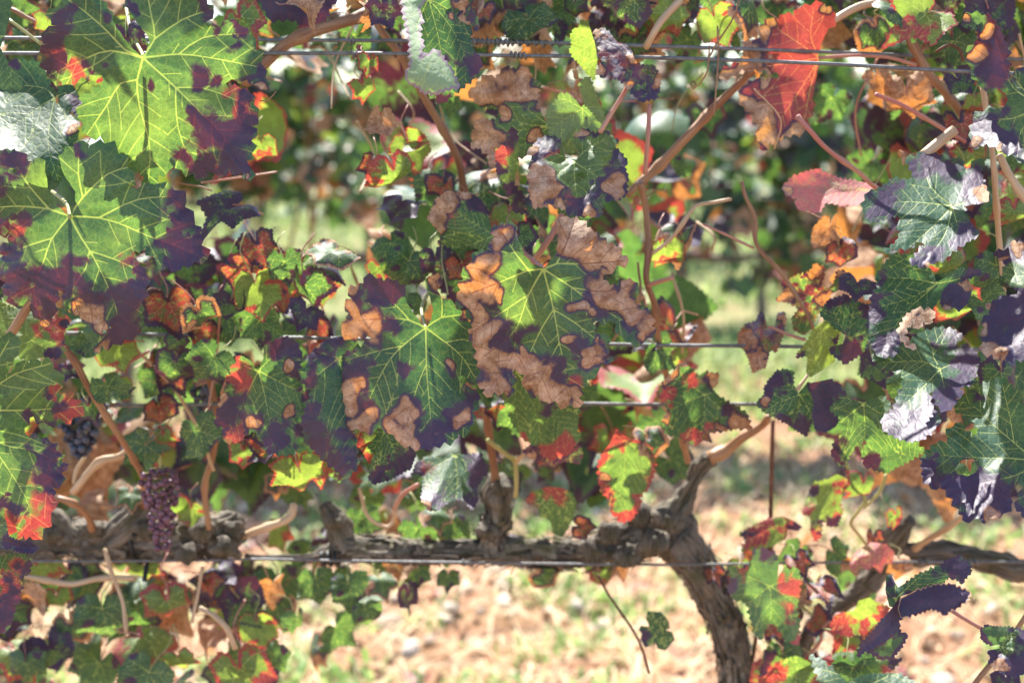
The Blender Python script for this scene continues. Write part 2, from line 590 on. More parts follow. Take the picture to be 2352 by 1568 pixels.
def triangulate(poly, J, h, veinpts, holes, rng):
    """Mesh of the region inside a 2D outline."""
    lo, hi = poly.min(0), poly.max(0)
    gx = np.arange(lo[0], hi[0], h); gy = np.arange(lo[1], hi[1], h * 0.87)
    X, Y = np.meshgrid(gx, gy); X[1::2] += h * 0.5
    P = np.c_[X.ravel(), Y.ravel()]
    P = P + rng.uniform(-0.12, 0.12, P.shape) * h
    P = P[inside(P, poly)]
    A, B = poly, np.roll(poly, -1, 0)
    d, _, _ = min_seg_dist(P, A, B); P = P[d > h * 0.5]
    if veinpts is not None and len(veinpts):
        vp = veinpts[inside(veinpts, poly)]
        if len(vp):
            d, _, _ = min_seg_dist(vp, A, B); vp = vp[d > h * 0.4]
        if len(vp):
            g = {}
            for q in vp:
                g[(int(q[0] / h), int(q[1] / h))] = q
            vp = np.array(list(g.values()))
            key = {(int(q[0] / (0.7 * h)), int(q[1] / (0.7 * h))) for q in vp}
            keep = np.array([(int(q[0] / (0.7 * h)), int(q[1] / (0.7 * h))) not in key for q in P], bool)
            P = np.vstack([P[keep], vp])
    for hc, hr in holes:
        P = P[np.linalg.norm(P - hc, axis=1) > hr]
    # boundary subdivided to h
    bd = []
    for a, b in zip(A, B):
        k = max(1, int(np.linalg.norm(b - a) / h))
        for q in range(k):
            bd.append(a + (b - a) * q / k)
    bd = np.array(bd)
    allp = np.vstack([bd, P])
    o = delaunay_2d_cdt([Vector(p) for p in allp], [], [list(range(len(bd)))], 1, 1e-5)
    V = np.array([tuple(v) for v in o[0]])
    F = np.array([f for f in o[2] if len(f) == 3], np.int64)
    # outline facing +z with y up
    a, b, c = V[F[:, 0]], V[F[:, 1]], V[F[:, 2]]
    ar = (b[:, 0] - a[:, 0]) * (c[:, 1] - a[:, 1]) - (b[:, 1] - a[:, 1]) * (c[:, 0] - a[:, 0])
    F = F[np.abs(ar) > 1e-9]; ar = ar[np.abs(ar) > 1e-9]
    F[ar < 0] = F[ar < 0][:, ::-1]
    if holes:
        cen = V[F].mean(1); ok = np.ones(len(F), bool)
        for hc, hr in holes:
            ok &= np.linalg.norm(cen - hc, axis=1) > hr
        F = F[ok]
    used = np.unique(F); mp = -np.ones(len(V), int); mp[used] = np.arange(len(used))
    return V[used], mp[F]


def pigment(P, edge, size, spots, edges, base, rng):
    """Pigment amounts per point: purple, brown, red, pale; and yellowness."""
    n = len(P)
    ch = {'P': np.full(n, base.get('P', 0.0)), 'B': np.full(n, base.get('B', 0.0)), 'R': np.full(n, base.get('R', 0.0)), 'Y': np.full(n, base.get('Y', 0.1))}
    for k, wdt in edges.items():
        amt = 1.02 - edge / max(wdt * size, 1e-6) * 0.55
        ch[k] = np.maximum(ch[k], np.clip(amt, 0, 1))
    wob = Sines(2, 9.0 / size, 14, int(rng.integers(1e6)))(P) * 0.5 + Sines(2, 26.0 / size, 14, int(rng.integers(1e6)))(P) * 0.5
    wx = 0.022 * size * Sines(2, 20.0 / size, 12, int(rng.integers(1e6)))(P); wy = 0.022 * size * Sines(2, 20.0 / size, 12, int(rng.integers(1e6)))(P)
    for (x, y, r, k) in spots:
        v = 1.0 - np.hypot(P[:, 0] + wx - x, P[:, 1] + wy - y) / r * 0.5 + 0.15 * wob
        v = np.clip(v, 0, 1) * (0.38 if k == 'Y' else 0.96)  # yellow spots on the near leaves paint in sunlit patches
        if k == 'G':
            for c in 'PBR':
                ch[c] = np.where(v > 0.3, ch[c] - np.clip((v - 0.35) * 1.8, 0, 1), ch[c])
        else:
            ch[k] = np.maximum(ch[k], v)
    return ch


def build_leaf_mesh(name, outline, J, mains, size, h, to3d, spots=(), edges=None, base=None, holes=(), tooth=0.3, pale=0.0, unit=1.0, seed=0, uvoff=None, fine=True):
    """outline, J, mains, spots in one 2D unit with y up; unit = metres per 2D unit; to3d maps (points, edge, vein distance) to 3D."""
    rng = np.random.default_rng(seed)
    poly = clean_poly(teeth(clean_poly(outline, size * 0.004), J, size, tooth, rng), size * 0.004)
    sec = branch_veins(mains, J, size, rng) if fine else []
    vp = []
    for m in mains:
        vp.append(catmull(np.c_[m, np.zeros(len(m))], h * 0.6)[:, :2])
    for a, b in sec:
        k = max(1, int(np.linalg.norm(b - a) / (h * 0.6)))
        vp.append(a + (b - a) * np.linspace(0, 1, k, endpoint=False)[:, None])
    vp = np.vstack(vp) if (vp and fine) else None
    V2, F = triangulate(poly, J, h, vp, holes, rng)
    edge, _, _ = min_seg_dist(V2, poly, np.roll(poly, -1, 0))
    mA = np.vstack([m[:-1] for m in mains]); mB = np.vstack([m[1:] for m in mains])
    md, mi, mt = min_seg_dist(V2, mA, mB)
    rad = np.linalg.norm(V2 - J, axis=1)
    halfw = (1.05 - 0.75 * np.clip(rad / (size * 0.62), 0, 1)) * 0.00055 / unit * (size * unit / 0.14)
    vein = np.zeros((len(V2), 4), np.float32)
    vein[:, 0] = np.clip(md / halfw, 0, 7)
    if sec:
        sA = np.array([a for a, b in sec]); sB = np.array([b for a, b in sec])
        sd, _, _ = min_seg_dist(V2, sA, sB)
        vein[:, 1] = np.clip(sd / (0.00036 / unit * (size * unit / 0.14)), 0, 7)
    else:
        vein[:, 1] = 9
    ch = pigment(V2, edge, size, spots, edges or {}, base or {}, rng)
    vein[:, 2] = edge * unit * 100
    vein[:, 3] = ch['Y']
    pig = np.stack([ch['P'], ch['B'], ch['R'], np.full(len(V2), pale)], 1)
    V3 = to3d(V2, edge, md, ch)
    uo = np.array(uvoff if uvoff is not None else rng.uniform(0, 3, 2))
    return V3, F, V2 * unit + uo, pig, vein


def finish_leaf(name, parts, loc):
    Vs, Fs, Us, Ps, Ns, k = [], [], [], [], [], 0
    for V, F, U, P, N in parts:
        Vs.append(V); Fs.append(F + k); Us.append(U); Ps.append(P); Ns.append(N); k += len(V)
    me = mesh_np(name, np.vstack(Vs) - loc, np.vstack(Fs), M_LEAF)
    set_uv(me, np.vstack(Us)); set_col(me, 'pig', np.vstack(Ps)); set_col(me, 'vein', np.vstack(Ns))
    return me


def auto_mains(poly, J, size, axis, rng):
    """Five main veins fanned round the leaf's axis when none were measured."""
    out = []
    d = np.linalg.norm(poly - J, axis=1)
    ang = np.arctan2(poly[:, 1] - J[1], poly[:, 0] - J[0])
    for da in (0, 48, -48, 105, -105):
        a = axis + R(da + rng.uniform(-6, 6))
        diff = np.abs((ang - a + math.pi) % (2 * math.pi) - math.pi)
        m = diff < R(20)
        L = d[m].max() if m.any() else size * 0.35
        e = J + np.array([math.cos(a), math.sin(a)]) * L * 0.97
        mid = (J + e) / 2 + np.array([-math.sin(a), math.cos(a)]) * L * 0.05 * math.copysign(1, da + 1e-3)
        out.append(np.array([J, mid, e]))
    return out


LEAF_COUNT = {}


def hero(root, k, J, outline, d=0.95, tx=0.0, ty=0.0, dome=0.0, rip=0.004, curl=0.0, veins=None, axis=-90, P=(), B=(), RR=(), Y=(), G=(), edges=None, base=None,
         holes=(), res=4.0, tooth=0.42, pale=0.0, label=None, extra=(), quilt=0.0015, tint=(1, 1, 1), stalk=None, stalk_mat=None, seed=None, sx=0.0):
    if root is vine and crop(k, [J])[0][0] < 620: root = vine3
    """A leaf measured from the photograph: its outline is placed on a curved sheet of its own at distance d, tilted by tx, ty."""
    seed = seed if seed is not None else abs(hash((k, J))) % 10000
    rng = np.random.default_rng(seed)
    flip = np.array([1, -1])
    Jv = crop(k, [J])[0] * flip
    poly = crop(k, outline) * flip
    size = float(np.max(poly.max(0) - poly.min(0)))
    unit = d / FV
    mains = [crop(k, v) * flip for v in veins] if veins else auto_mains(poly, Jv, size, R(axis), rng)
    mains = [catmull(np.c_[m, np.zeros(len(m))], size * 0.05)[:, :2] for m in mains]
    spots = []
    for lst, c in ((P, 'P'), (B, 'B'), (RR, 'R'), (Y, 'Y'), (G, 'G')):
        for (x, y, r) in lst:
            q = crop(k, [(x, y)])[0] * flip
            spots.append((q[0], q[1], r * 0.3335 * (0.9 if c == 'P' else 0.76 if c == 'B' else 1.0), c))
    hs = [(crop(k, [(x, y)])[0] * flip, r * 0.3335) for x, y, r in holes]
    mv_ = mains[int(np.argmax([np.linalg.norm(m[-1] - m[0]) if np.linalg.norm(m[0] - Jv) < 2 else 0 for m in mains]))]
    ax_ = (mv_[-1] - Jv) / (np.linalg.norm(mv_[-1] - Jv) + 1e-9); perp = np.array([-ax_[1], ax_[0]]); fold = rng.uniform(-0.05, 0.42)
    s1 = Sines(2, 30.0, 12, seed); s2 = Sines(2, 85.0, 12, seed + 1)

    def make3d(dd, ttx, tty, dm, cu):
        def f(V2, edge, md, ch):
            X = (V2 - Jv) * unit
            e = edge * unit
            rr = (X ** 2).sum(1) * 1.4
            dep = dd + ttx * X[:, 0] + tty * X[:, 1] + dm * rr / 0.07
            dep = dep + fold * (np.abs(X @ perp) - 0.02)
            w = np.exp(-e / 0.014)
            dep = dep + 1.7 * rip * (0.5 + 1.0 * w) * s1(X) + rip * 0.35 * s2(X) * (0.4 + 1.6 * ch['B'])
            dep = dep + 1.6 * cu * np.exp(-e / 0.011)
            dep = dep + sx * X[:, 0] ** 2
            dep = dep - quilt * 2.2 * np.clip(md * unit / 0.018, 0, 1)
            return at(V2[:, 0], -V2[:, 1], dep)
        return f
    parts = [build_leaf_mesh('leaf', poly, Jv, mains, size, res, make3d(d, tx, ty, dome, curl), spots, edges, base, hs, tooth, pale, unit, seed)]
    for ex in extra:                                  # a rolled-over flap of the same blade
        p2 = crop(k, ex['outline']) * flip
        sp2 = list(spots)
        parts.append(build_leaf_mesh('leaf', p2, Jv, mains, size, ex.get('res', res), make3d(d + ex.get('dd', -0.006), ex.get('tx', tx), ex.get('ty', ty), ex.get('dome', 0), ex.get('curl', curl)),
                                     sp2 if ex.get('keep', True) else [], ex.get('edges', edges), ex.get('base', base), [], ex.get('tooth', tooth), ex.get('pale', pale), unit, seed + 3))
    loc = at(Jv[0], -Jv[1], np.array(d))
    me = finish_leaf('leaf', parts, loc)
    o = bpy.data.objects.new('leaf', me)
    link(o); put(o, root, Matrix.Translation(loc))
    o.color = (*tint, 1)
    if label: o['label'] = label
    if stalk:
        pts = [[*at(Jv[0], -Jv[1], np.array(d + 0.001)), 0.0012]]
        for s in stalk:
            pts.append([*at(s[0], s[1], np.array(s[2])), 0.0013 if len(s) < 4 else s[3]])
        Vt, Ft, Ut = tube_arrays(np.array(pts), 8, 0.006)
        m2 = mesh_np('petiole', Vt - loc, Ft, stalk_mat or M_PET_GREEN); set_uv(m2, Ut)
        p = bpy.data.objects.new('petiole', m2); link(p, o)
    LEAF_COUNT[root.name] = LEAF_COUNT.get(root.name, 0) + 1
    return o

# generic leaf shapes for the crowd behind the near leaves


def generic_outline(rng, lob=1.0):
    pts = []
    tips = [(-90, 1.0), (-38, 0.88), (-142, 0.88), (22, 0.72), (158, 0.72)]
    sin_ = [(-64, 0.62), (-116, 0.62), (-6, 0.58), (-174, 0.58)]
    ctrl = [(a + rng.uniform(-5, 5), r * rng.uniform(0.9, 1.08)) for a, r in tips] + [(a + rng.uniform(-4, 4), 0.8 - (0.8 - r) * lob * rng.uniform(0.6, 1.2)) for a, r in sin_]
    ctrl += [(55, 0.55), (125, 0.55), (74, 0.36), (106, 0.36)]
    ctrl = sorted([(((a + 270) % 360), r) for a, r in ctrl])   # start at the stalk notch (90 deg)
    for a, r in ctrl:
        t = R(a - 270 + 0)
        pts.append((r * math.cos(t), r * math.sin(t)))
    P = np.array(pts)
    ang = np.arctan2(P[:, 1], P[:, 0]); o = np.argsort((ang - math.pi / 2) % (2 * math.pi))
    P = P[o]
    return np.vstack([[0.0, 0.06], P]) * 0.55


PRESET = {
    'g': dict(edges={}, base={'Y': 0.05}), 'gp': dict(edges={'P': 0.07}, base={'Y': 0.05}), 'gb': dict(edges={'B': 0.06, 'P': 0.10}, base={'Y': 0.05}),
    'p': dict(edges={'P': 0.16}, base={'P': 0.52, 'Y': 0.1}), 'r': dict(edges={'P': 0.06}, base={'R': 0.6, 'P': 0.15, 'Y': 0.3}),
    'b': dict(edges={'B': 0.2}, base={'B': 0.7, 'Y': 0.3}), 'y': dict(edges={'R': 0.02}, base={'Y': 0.75}), 'o': dict(edges={'R': 0.05}, base={'Y': 0.5, 'R': 0.25, 'B': 0.1}),
    'w': dict(edges={'B': 0.03}, base={'Y': 0.1}),
}


def template(preset, seed, h=0.045, fine=True, lob=1.0, curlamp=1.0):
    rng = np.random.default_rng(seed)
    poly = generic_outline(rng, lob)
    J = np.array([0.0, 0.0])
    mains = [catmull(np.c_[m, np.zeros(len(m))], 0.06)[:, :2] for m in auto_mains(poly, J, 1.0, R(-90), rng)]
    ps = PRESET[preset]
    spots = []
    for _ in range(int(rng.integers(2, 6))):
        a = rng.uniform(0, 6.28); r = rng.uniform(0.25, 0.5)
        kind = {'g': 'P', 'gp': 'P', 'gb': 'B', 'p': 'G', 'r': 'Y', 'b': 'B', 'y': 'R', 'o': 'R', 'w': 'B'}[preset]
        spots.append((r * math.cos(a), r * math.sin(a), rng.uniform(0.06, 0.14), kind))
    s1 = Sines(2, 4.0, 10, seed); s2 = Sines(2, 10.0, 10, seed + 1)
    fold = rng.uniform(-0.35, 0.35) * curlamp; roll = rng.uniform(-1.0, 0.5) * curlamp; cup = rng.uniform(-0.5, 0.4) * curlamp
    bb = 2.2 if preset in 'br' else 1.0

    def to3d(V2, edge, md, ch):
        x, y = V2[:, 0], V2[:, 1]
        w = np.exp(-edge / 0.1)
        z = fold * np.abs(x) + cup * (x * x + y * y) + roll * np.clip(-y, 0, 1) ** 2 + 0.045 * bb * s1(V2) * (0.4 + w) + 0.012 * bb * s2(V2) + 0.06 * bb * w * np.sign(roll)
        return np.stack([x, y, z], 1) * 1.0
    part = build_leaf_mesh('leaf', poly, J, mains, 1.0, h, to3d, spots, ps['edges'], ps['base'], (), 0.35 if fine else 0.25, 0.0, 0.12, seed, fine=fine)
    return finish_leaf('leaf', [part], np.zeros(3))


TPL = {}
for pi_, ps_ in enumerate(PRESET):
    TPL[ps_] = [template(ps_, 100 + pi_ * 10 + q, 0.027, True, 0.45 + 0.2 * q, 1.5 + 0.5 * (q == 2)) for q in range(4)]
MID = {}
for pi_, ps_ in enumerate(PRESET):
    MID[ps_] = [template(ps_, 300 + pi_ * 10 + q, 0.1, False, 0.6, 1.5) for q in range(2)]
LOW = {}
for pi_, ps_ in enumerate(PRESET):
    LOW[ps_] = [template(ps_, 400 + pi_ * 10 + q, 0.22, False, 0.8, 1.2) for q in range(2)]
STALK = None


def stalk_mesh(seed):
    rng = np.random.default_rng(seed)
    P = np.array([[0, 0, 0, 0.011], [rng.uniform(-.05, .05), 0.2, -0.1, 0.010], [rng.uniform(-.15, .15), 0.42, -0.3, 0.011], [rng.uniform(-.2, .2), 0.6, -0.5, 0.013]])
    V, F, U = tube_arrays(P, 6, 0.1)
    me = mesh_np('petiole', V, F, M_PET_GREEN if seed % 2 else M_PET_PINK); set_uv(me, U)
    return me


STALKS = [stalk_mesh(s) for s in range(6)]


def leaf_matrix(loc, width, rot, tilt, yaw):
    """Front towards the camera side, tip down; rot turns it in its plane, tilt faces it up, yaw turns it sideways (degrees)."""
    base = Matrix(((1, 0, 0), (0, 0, -1), (0, 1, 0))).to_4x4()        # x right, y up, z to the viewer's side (-Y)
    m = Matrix.Translation(Vector(loc)) @ Matrix.Rotation(R(yaw), 4, 'Z') @ Matrix.Rotation(R(-tilt), 4, 'X') @ base @ Matrix.Rotation(R(rot), 4, 'Z')
    return m @ Matrix.Diagonal((width, width, width, 1))


def second(root, x, y, w, preset, d, rot=0.0, tilt=10.0, yaw=0.0, q=None, stalk=True, label=None):
    if root is vine and x < 620: root = vine3
    q = random.randrange(4) if q is None else q
    o = bpy.data.objects.new('leaf', TPL[preset][q])
    link(o)
    put(o, root, leaf_matrix(at(x, y, np.array(d)), w / FV * d * 1.02, rot, tilt, yaw))
    v = random.uniform(0.8, 1.1)
    o.color = (v, v, v, 1)
    if label: o['label'] = label
    if stalk:
        s = bpy.data.objects.new('petiole', STALKS[random.randrange(6)])
        link(s, o)
    LEAF_COUNT[root.name] = LEAF_COUNT.get(root.name, 0) + 1
    return o

print('leaf kit', round(time.time() - T0, 2))

# ------------------------------------------------------------------ ground
def make_ground():
    xs = np.concatenate([np.linspace(-400, -12, 14), np.linspace(-8, -2.6, 24), np.arange(-2.5, 2.5, 0.035), np.linspace(2.6, 8, 24), np.linspace(12, 400, 14)])
    ys = np.concatenate([np.linspace(-200, -3, 8), np.linspace(-2, 2.2, 20), np.arange(2.25, 6.2, 0.035), np.linspace(6.3, 16, 60), np.linspace(18, 900, 24)])
    X, Y = np.meshgrid(xs, ys)
    P = np.c_[X.ravel(), Y.ravel()]
    s1, s2, s3 = Sines(2, 2.2, 12, 1), Sines(2, 11.0, 14, 2), Sines(2, 45.0, 16, 3)
    near = ((np.abs(P[:, 0]) < 9) & (P[:, 1] > -2.5) & (P[:, 1] < 17)).astype(float)
    Z = near * (0.018 * s1(P) + 0.010 * s2(P) + 0.006 * s3(P))
    nx, ny = len(xs), len(ys)
    i = np.arange(ny - 1)[:, None] * nx; j = np.arange(nx - 1)[None]
    q = np.stack([i + j, i + j + 1, i + nx + j + 1, i + nx + j], -1).reshape(-1, 4)
    me = mesh_np('ground', np.c_[P, Z], q, M_SOIL)
    o = bpy.data.objects.new('ground', me); link(o)
    tag(o, 'reddish stony vineyard soil with weedy green patches', None, None, 'structure')
    return lambda p: 0.018 * s1(p) + 0.010 * s2(p) + 0.006 * s3(p)


GZ = make_ground()


def ico(sub=1):
    import bmesh
    bm = bmesh.new(); bmesh.ops.create_icosphere(bm, subdivisions=sub, radius=1)
    bm.verts.ensure_lookup_table()
    V = np.array([v.co[:] for v in bm.verts]); F = np.array([[v.index for v in f.verts] for f in bm.faces])
    bm.free()
    return V, F


IV1, IF1 = ico(1)
IV2, IF2 = ico(2)

# ------------------------------------------------------------------ vines: roots, trunks, arms
vine = empty('grapevine', (at(1690, 1560, np.array(1.34))[0], at(1690, 1560, np.array(1.34))[1], 0), 'near grapevine whose gnarled arm runs left from the bent trunk, with the large leaves', 'grapevine')
vine3 = empty('grapevine', (-1.10, 1.30, 0), 'near grapevine at the left border, its knobbly arm behind the purple grapes', 'grapevine')
vine2 = empty('grapevine', (at(1800, 1560, np.array(1.40))[0], at(1800, 1560, np.array(1.40))[1], 0), 'near grapevine at the right edge with shiny purple edged leaves and a thin arm', 'grapevine')


def bark_tube(name, root, pts, seed, rough=0.10, flute=0.6, seg=36, step=0.003, mat=None):
    V, F, U = tube_arrays(np.array(pts), seg, step, rough, 130, seed, flute)
    return tube_obj(name, [(V, F, U)], mat or M_BARK, root)


def to_ground(p, r, lean=0.02):
    return [[p[0] + lean, p[1], p[2] * 0.5, r * 1.1], [p[0] + lean * 1.5, p[1] + 0.01, -0.03, r * 1.35]]


base = px([(1545, 1235, 1.32, 95), (1600, 1300, 1.325, 88), (1648, 1390, 1.335, 78), (1678, 1475, 1.34, 72), (1690, 1570, 1.345, 70), (1700, 1680, 1.35, 72)])
bark_tube('trunk', vine, np.vstack([base, to_ground(base[-1], base[-1][3], 0.01)]), 11, 0.10, 0.7)
bark_tube('cordon', vine, px([(562, 1276, 1.30, 9), (640, 1280, 1.30, 11), (710, 1278, 1.30, 15), (755, 1266, 1.30, 38), (790, 1256, 1.30, 50), (880, 1268, 1.30, 44), (1000, 1268, 1.305, 42), (1110, 1262, 1.31, 52), (1200, 1265, 1.31, 50), (1320, 1272, 1.315, 58), (1420, 1250, 1.32, 80), (1500, 1222, 1.32, 90), (1560, 1215, 1.32, 80), (1590, 1235, 1.32, 30)]), 12, 0.15, 0.8)
bark_tube('cordon', vine3, np.vstack([[[-1.08, 1.30, 0.66, .026]], px([(-260, 1235, 1.30, 60), (-100, 1240, 1.30, 64), (40, 1245, 1.30, 66), (160, 1240, 1.30, 74), (300, 1245, 1.30, 72), (430, 1240, 1.30, 86), (505, 1232, 1.30, 96), (545, 1225, 1.30, 70), (562, 1215, 1.30, 24)])]), 19, 0.15, 0.8)
bark_tube('trunk', vine3, np.array([[-1.10, 1.30, -.05, .032], [-1.13, 1.31, .3, .028], [-1.12, 1.30, .55, .028], [-1.07, 1.30, .66, .026]]), 20, 0.11, 0.7)
for sd, pts in enumerate(([(1135, 1270, 1.31, 70), (1128, 1230, 1.305, 62), (1145, 1180, 1.30, 56), (1140, 1130, 1.295, 62), (1148, 1098, 1.29, 40)],
                          [(800, 1262, 1.30, 62), (780, 1230, 1.30, 56), (766, 1190, 1.295, 44), (745, 1158, 1.29, 28)],
                          [(1520, 1215, 1.32, 90), (1548, 1180, 1.315, 66), (1575, 1140, 1.31, 46), (1600, 1092, 1.30, 36), (1630, 1052, 1.29, 38)],
                          [(250, 1240, 1.29, 60), (300, 1200, 1.29, 56), (330, 1165, 1.29, 46), (300, 1150, 1.29, 30)],
                          [(160, 1235, 1.29, 56), (130, 1190, 1.285, 40), (100, 1165, 1.28, 24)],
                          [(500, 1235, 1.30, 80), (535, 1195, 1.29, 56), (545, 1180, 1.29, 30)])):
    bark_tube('spur', vine3 if pts[0][0] < 600 else vine, px(pts), 30 + sd, 0.18, 0.6)
# knobs of old pruning wounds: bark lumps on the arm
lump_parts, lump3 = [], []
for q, (x, y, d, w) in enumerate([(1400, 1225, 1.29, 60), (1470, 1185, 1.29, 66), (1530, 1195, 1.28, 60), (1440, 1275, 1.29, 60), (470, 1215, 1.27, 64), (520, 1260, 1.27, 66), (430, 1270, 1.28, 54), (540, 1215, 1.28, 50), (120, 1225, 1.28, 56), (210, 1215, 1.28, 50), (1150, 1120, 1.28, 42), (1120, 1220, 1.285, 46), (770, 1195, 1.28, 48), (1500, 1250, 1.285, 70), (1360, 1265, 1.30, 70), (330, 1215, 1.28, 50)]):
    s = Sines(3, 3.0, 12, 70 + q)
    IV3, IF3 = ico(3)
    V = IV3 * (1 + 0.14 * s(IV3) + 0.07 * Sines(3, 9.0, 14, 170 + q)(IV3))[:, None] * np.array([1.0, 0.8, 0.85]) * (0.5 * w / FV * d) + at(x, y, np.array(d))
    (lump3 if x < 600 else lump_parts).append((V, IF3, np.c_[np.abs(IV3[:, 0]), IV3[:, 2] * 0.05]))
for lp, rt in ((lump_parts, vine), (lump3, vine3)):
    for one in lp:
        tube_obj('burl', [one], M_BARK, rt)
# loose strips of peeling bark
def bark_strips(root, pts, n, seed):
    rng = np.random.default_rng(seed)
    Q = catmull(px(pts), 0.004)
    T = np.gradient(Q[:, :3], axis=0); T /= np.linalg.norm(T, axis=1)[:, None]
    out = []
    for _ in range(n):
        i = int(rng.integers(3, len(Q) - 3)); a = rng.uniform(0, 6.283)
        t = T[i]; u = np.cross(t, [0, 1, 0.2]); u /= np.linalg.norm(u); v = np.cross(t, u)
        nrm = math.cos(a) * u + math.sin(a) * v; sd = np.cross(t, nrm)
        L = rng.uniform(.008, .03); w = rng.uniform(.001, .003); r = Q[i, 3]
        s = np.linspace(-.5, .5, 6)[:, None]
        lift = r * 1.08 + .004 * rng.uniform(0.2, 1) * (2 * s) ** 2
        c = Q[i, :3] + t * s * L + nrm * lift + sd * s * rng.uniform(-.004, .004)
        V = np.vstack([c - sd * w, c + sd * w]); k = np.arange(5)
        F = np.vstack([np.stack([k, k + 1, k + 7], -1), np.stack([k, k + 7, k + 6], -1)])
        out.append((V, F, np.c_[np.full(12, rng.uniform()), np.tile(s[:, 0] * L, 2) + rng.uniform()]))
    o = tube_obj('peeling_bark', out, M_BARK, root); o['kind'] = 'stuff'
bark_strips(vine3, [(-50, 1242, 1.30, 66), (160, 1240, 1.30, 74), (300, 1245, 1.30, 72), (430, 1240, 1.30, 86), (530, 1230, 1.30, 90)], 190, 1)
bark_strips(vine, [(790, 1256, 1.30, 62), (1000, 1268, 1.305, 48), (1200, 1265, 1.31, 62), (1320, 1272, 1.315, 72), (1420, 1250, 1.32, 96), (1500, 1222, 1.32, 108)], 260, 2)
bark_strips(vine, [(1545, 1235, 1.32, 95), (1600, 1300, 1.325, 88), (1648, 1390, 1.335, 78), (1678, 1475, 1.34, 72), (1690, 1570, 1.345, 70)], 160, 3)
bark_strips(vine, [(1135, 1270, 1.31, 70), (1128, 1230, 1.305, 62), (1145, 1180, 1.30, 56), (1140, 1130, 1.295, 62)], 60, 4)

b2 = px([(2420, 1318, 1.33, 54), (2352, 1308, 1.34, 56), (2240, 1282, 1.35, 50), (2120, 1272, 1.36, 48), (2060, 1275, 1.37, 60), (2020, 1300, 1.38, 66), (1985, 1345, 1.38, 50), (1925, 1392, 1.39, 40), (1868, 1440, 1.39, 40), (1830, 1510, 1.40, 42), (1812, 1580, 1.40, 44)])
bark_tube('cordon', vine2, b2[:7], 14, 0.13, 0.8)
bark_tube('trunk', vine2, np.vstack([b2[5:], to_ground(b2[-1], b2[-1][3], 0.005)]), 15, 0.10, 0.7)
bark_tube('spur', vine2, px([(2030, 1300, 1.37, 60), (2045, 1250, 1.36, 54), (2070, 1215, 1.35, 44), (2095, 1195, 1.34, 26)]), 16, 0.18, 0.5)
print('wood', round(time.time() - T0, 2))

# ------------------------------------------------------------------ canes and side shoots


def cane(root, pts, d=None, w=12, mat=None, nodes=0.055, seed=None, name='cane', label=None):
    if root is vine and pts[0][0] < 560: root = vine3
    seed = random.randrange(1000) if seed is None else seed
    P = px(pts, d, w)
    V, F, U = tube_arrays(P, 12, 0.004, 0.05, 90, seed, 0.0, nodes)
    o = tube_obj(name, [(V, F, U)], mat or M_CANE, root)
    if label: o['label'] = label
    return o


cane(vine, [(60, 660, 1.10), (120, 760, 1.12), (173, 832, 1.13), (207, 896, 1.14), (240, 949, 1.15), (287, 1022, 1.17), (330, 1100, 1.22), (330, 1165, 1.29)], w=15)
cane(vine, [(20, 775, 1.0, 22), (60, 710, 0.99, 20), (75, 690, 0.985, 18)], w=20, nodes=0)
cane(vine, [(560, 190, 1.05), (610, 143, 1.06), (654, 103, 1.07), (717, 73, 1.08), (784, 53, 1.09), (900, 10, 1.1), (1000, -60, 1.12)], w=26)
cane(vine, [(851, 30, 1.14), (885, 85, 1.14), (924, 133, 1.14), (971, 217, 1.15), (1018, 300, 1.16), (1051, 367, 1.17), (1064, 437, 1.18), (1075, 600, 1.2), (1110, 900, 1.25), (1140, 1110, 1.29)], w=17)
cane(vine, [(1740, 150, 1.16, 16), (1690, 200, 1.16, 17), (1640, 247, 1.16, 18), (1617, 273, 1.16, 18), (1568, 325, 1.16, 20), (1510, 385, 1.17, 22), (1470, 420, 1.17, 18), (1440, 450, 1.17, 14)], M_CANE and None, w=18, mat=M_CANE)
cane(vine, [(1492, 240, 1.08), (1488, 320, 1.08), (1482, 400, 1.09)], w=11, mat=M_PET_PINK, nodes=0)
cane(vine, [(1470, 420, 1.13), (1483, 480, 1.14), (1490, 570, 1.14), (1484, 640, 1.14), (1505, 705, 1.15), (1512, 780, 1.17), (1540, 900, 1.22), (1580, 1060, 1.28)], w=15)
cane(vine, [(1490, 655, 1.13), (1520, 645, 1.12), (1545, 638, 1.11)], w=11, mat=M_PET_PINK, nodes=0)
cane(vine2, [(1831, 267, 1.06), (1861, 300, 1.06), (1901, 343, 1.07), (1974, 397, 1.08), (2010, 430, 1.09), (2080, 470, 1.12)], w=11, mat=M_PET_PINK)
cane(vine2, [(2012, 217, 1.06), (2068, 240, 1.07), (2128, 273, 1.08), (2178, 303, 1.09), (2260, 350, 1.11)], w=10, mat=M_PET_PINK)
cane(vine2, [(2030, -60, 1.1), (2061, 30, 1.1), (2088, 83, 1.1), (2111, 130, 1.1), (2148, 187, 1.1), (2188, 235, 1.11), (2260, 340, 1.13)], w=20)
cane(vine2, [(2257, 200, 1.02), (2281, 367, 1.03), (2288, 467, 1.04), (2294, 540, 1.05), (2304, 672, 1.07), (2300, 900, 1.12), (2240, 1150, 1.25), (2100, 1260, 1.35)], w=14, mat=M_CANE_PALE)
cane(vine2, [(2295, 355, 1.0), (2320, 405, 1.0), (2370, 480, 1.0)], w=18, mat=M_CANE_PALE)
cane(vine2, [(2120, 358, 1.05), (2160, 325, 1.05), (2194, 298, 1.05)], w=24, mat=M_CANE_PALE, nodes=0)
cane(vine2, [(1680, 457, 1.12), (1640, 465, 1.12), (1598, 473, 1.12), (1568, 513, 1.12), (1540, 550, 1.13), (1495, 585, 1.14)], w=9, mat=M_CANE_PALE)
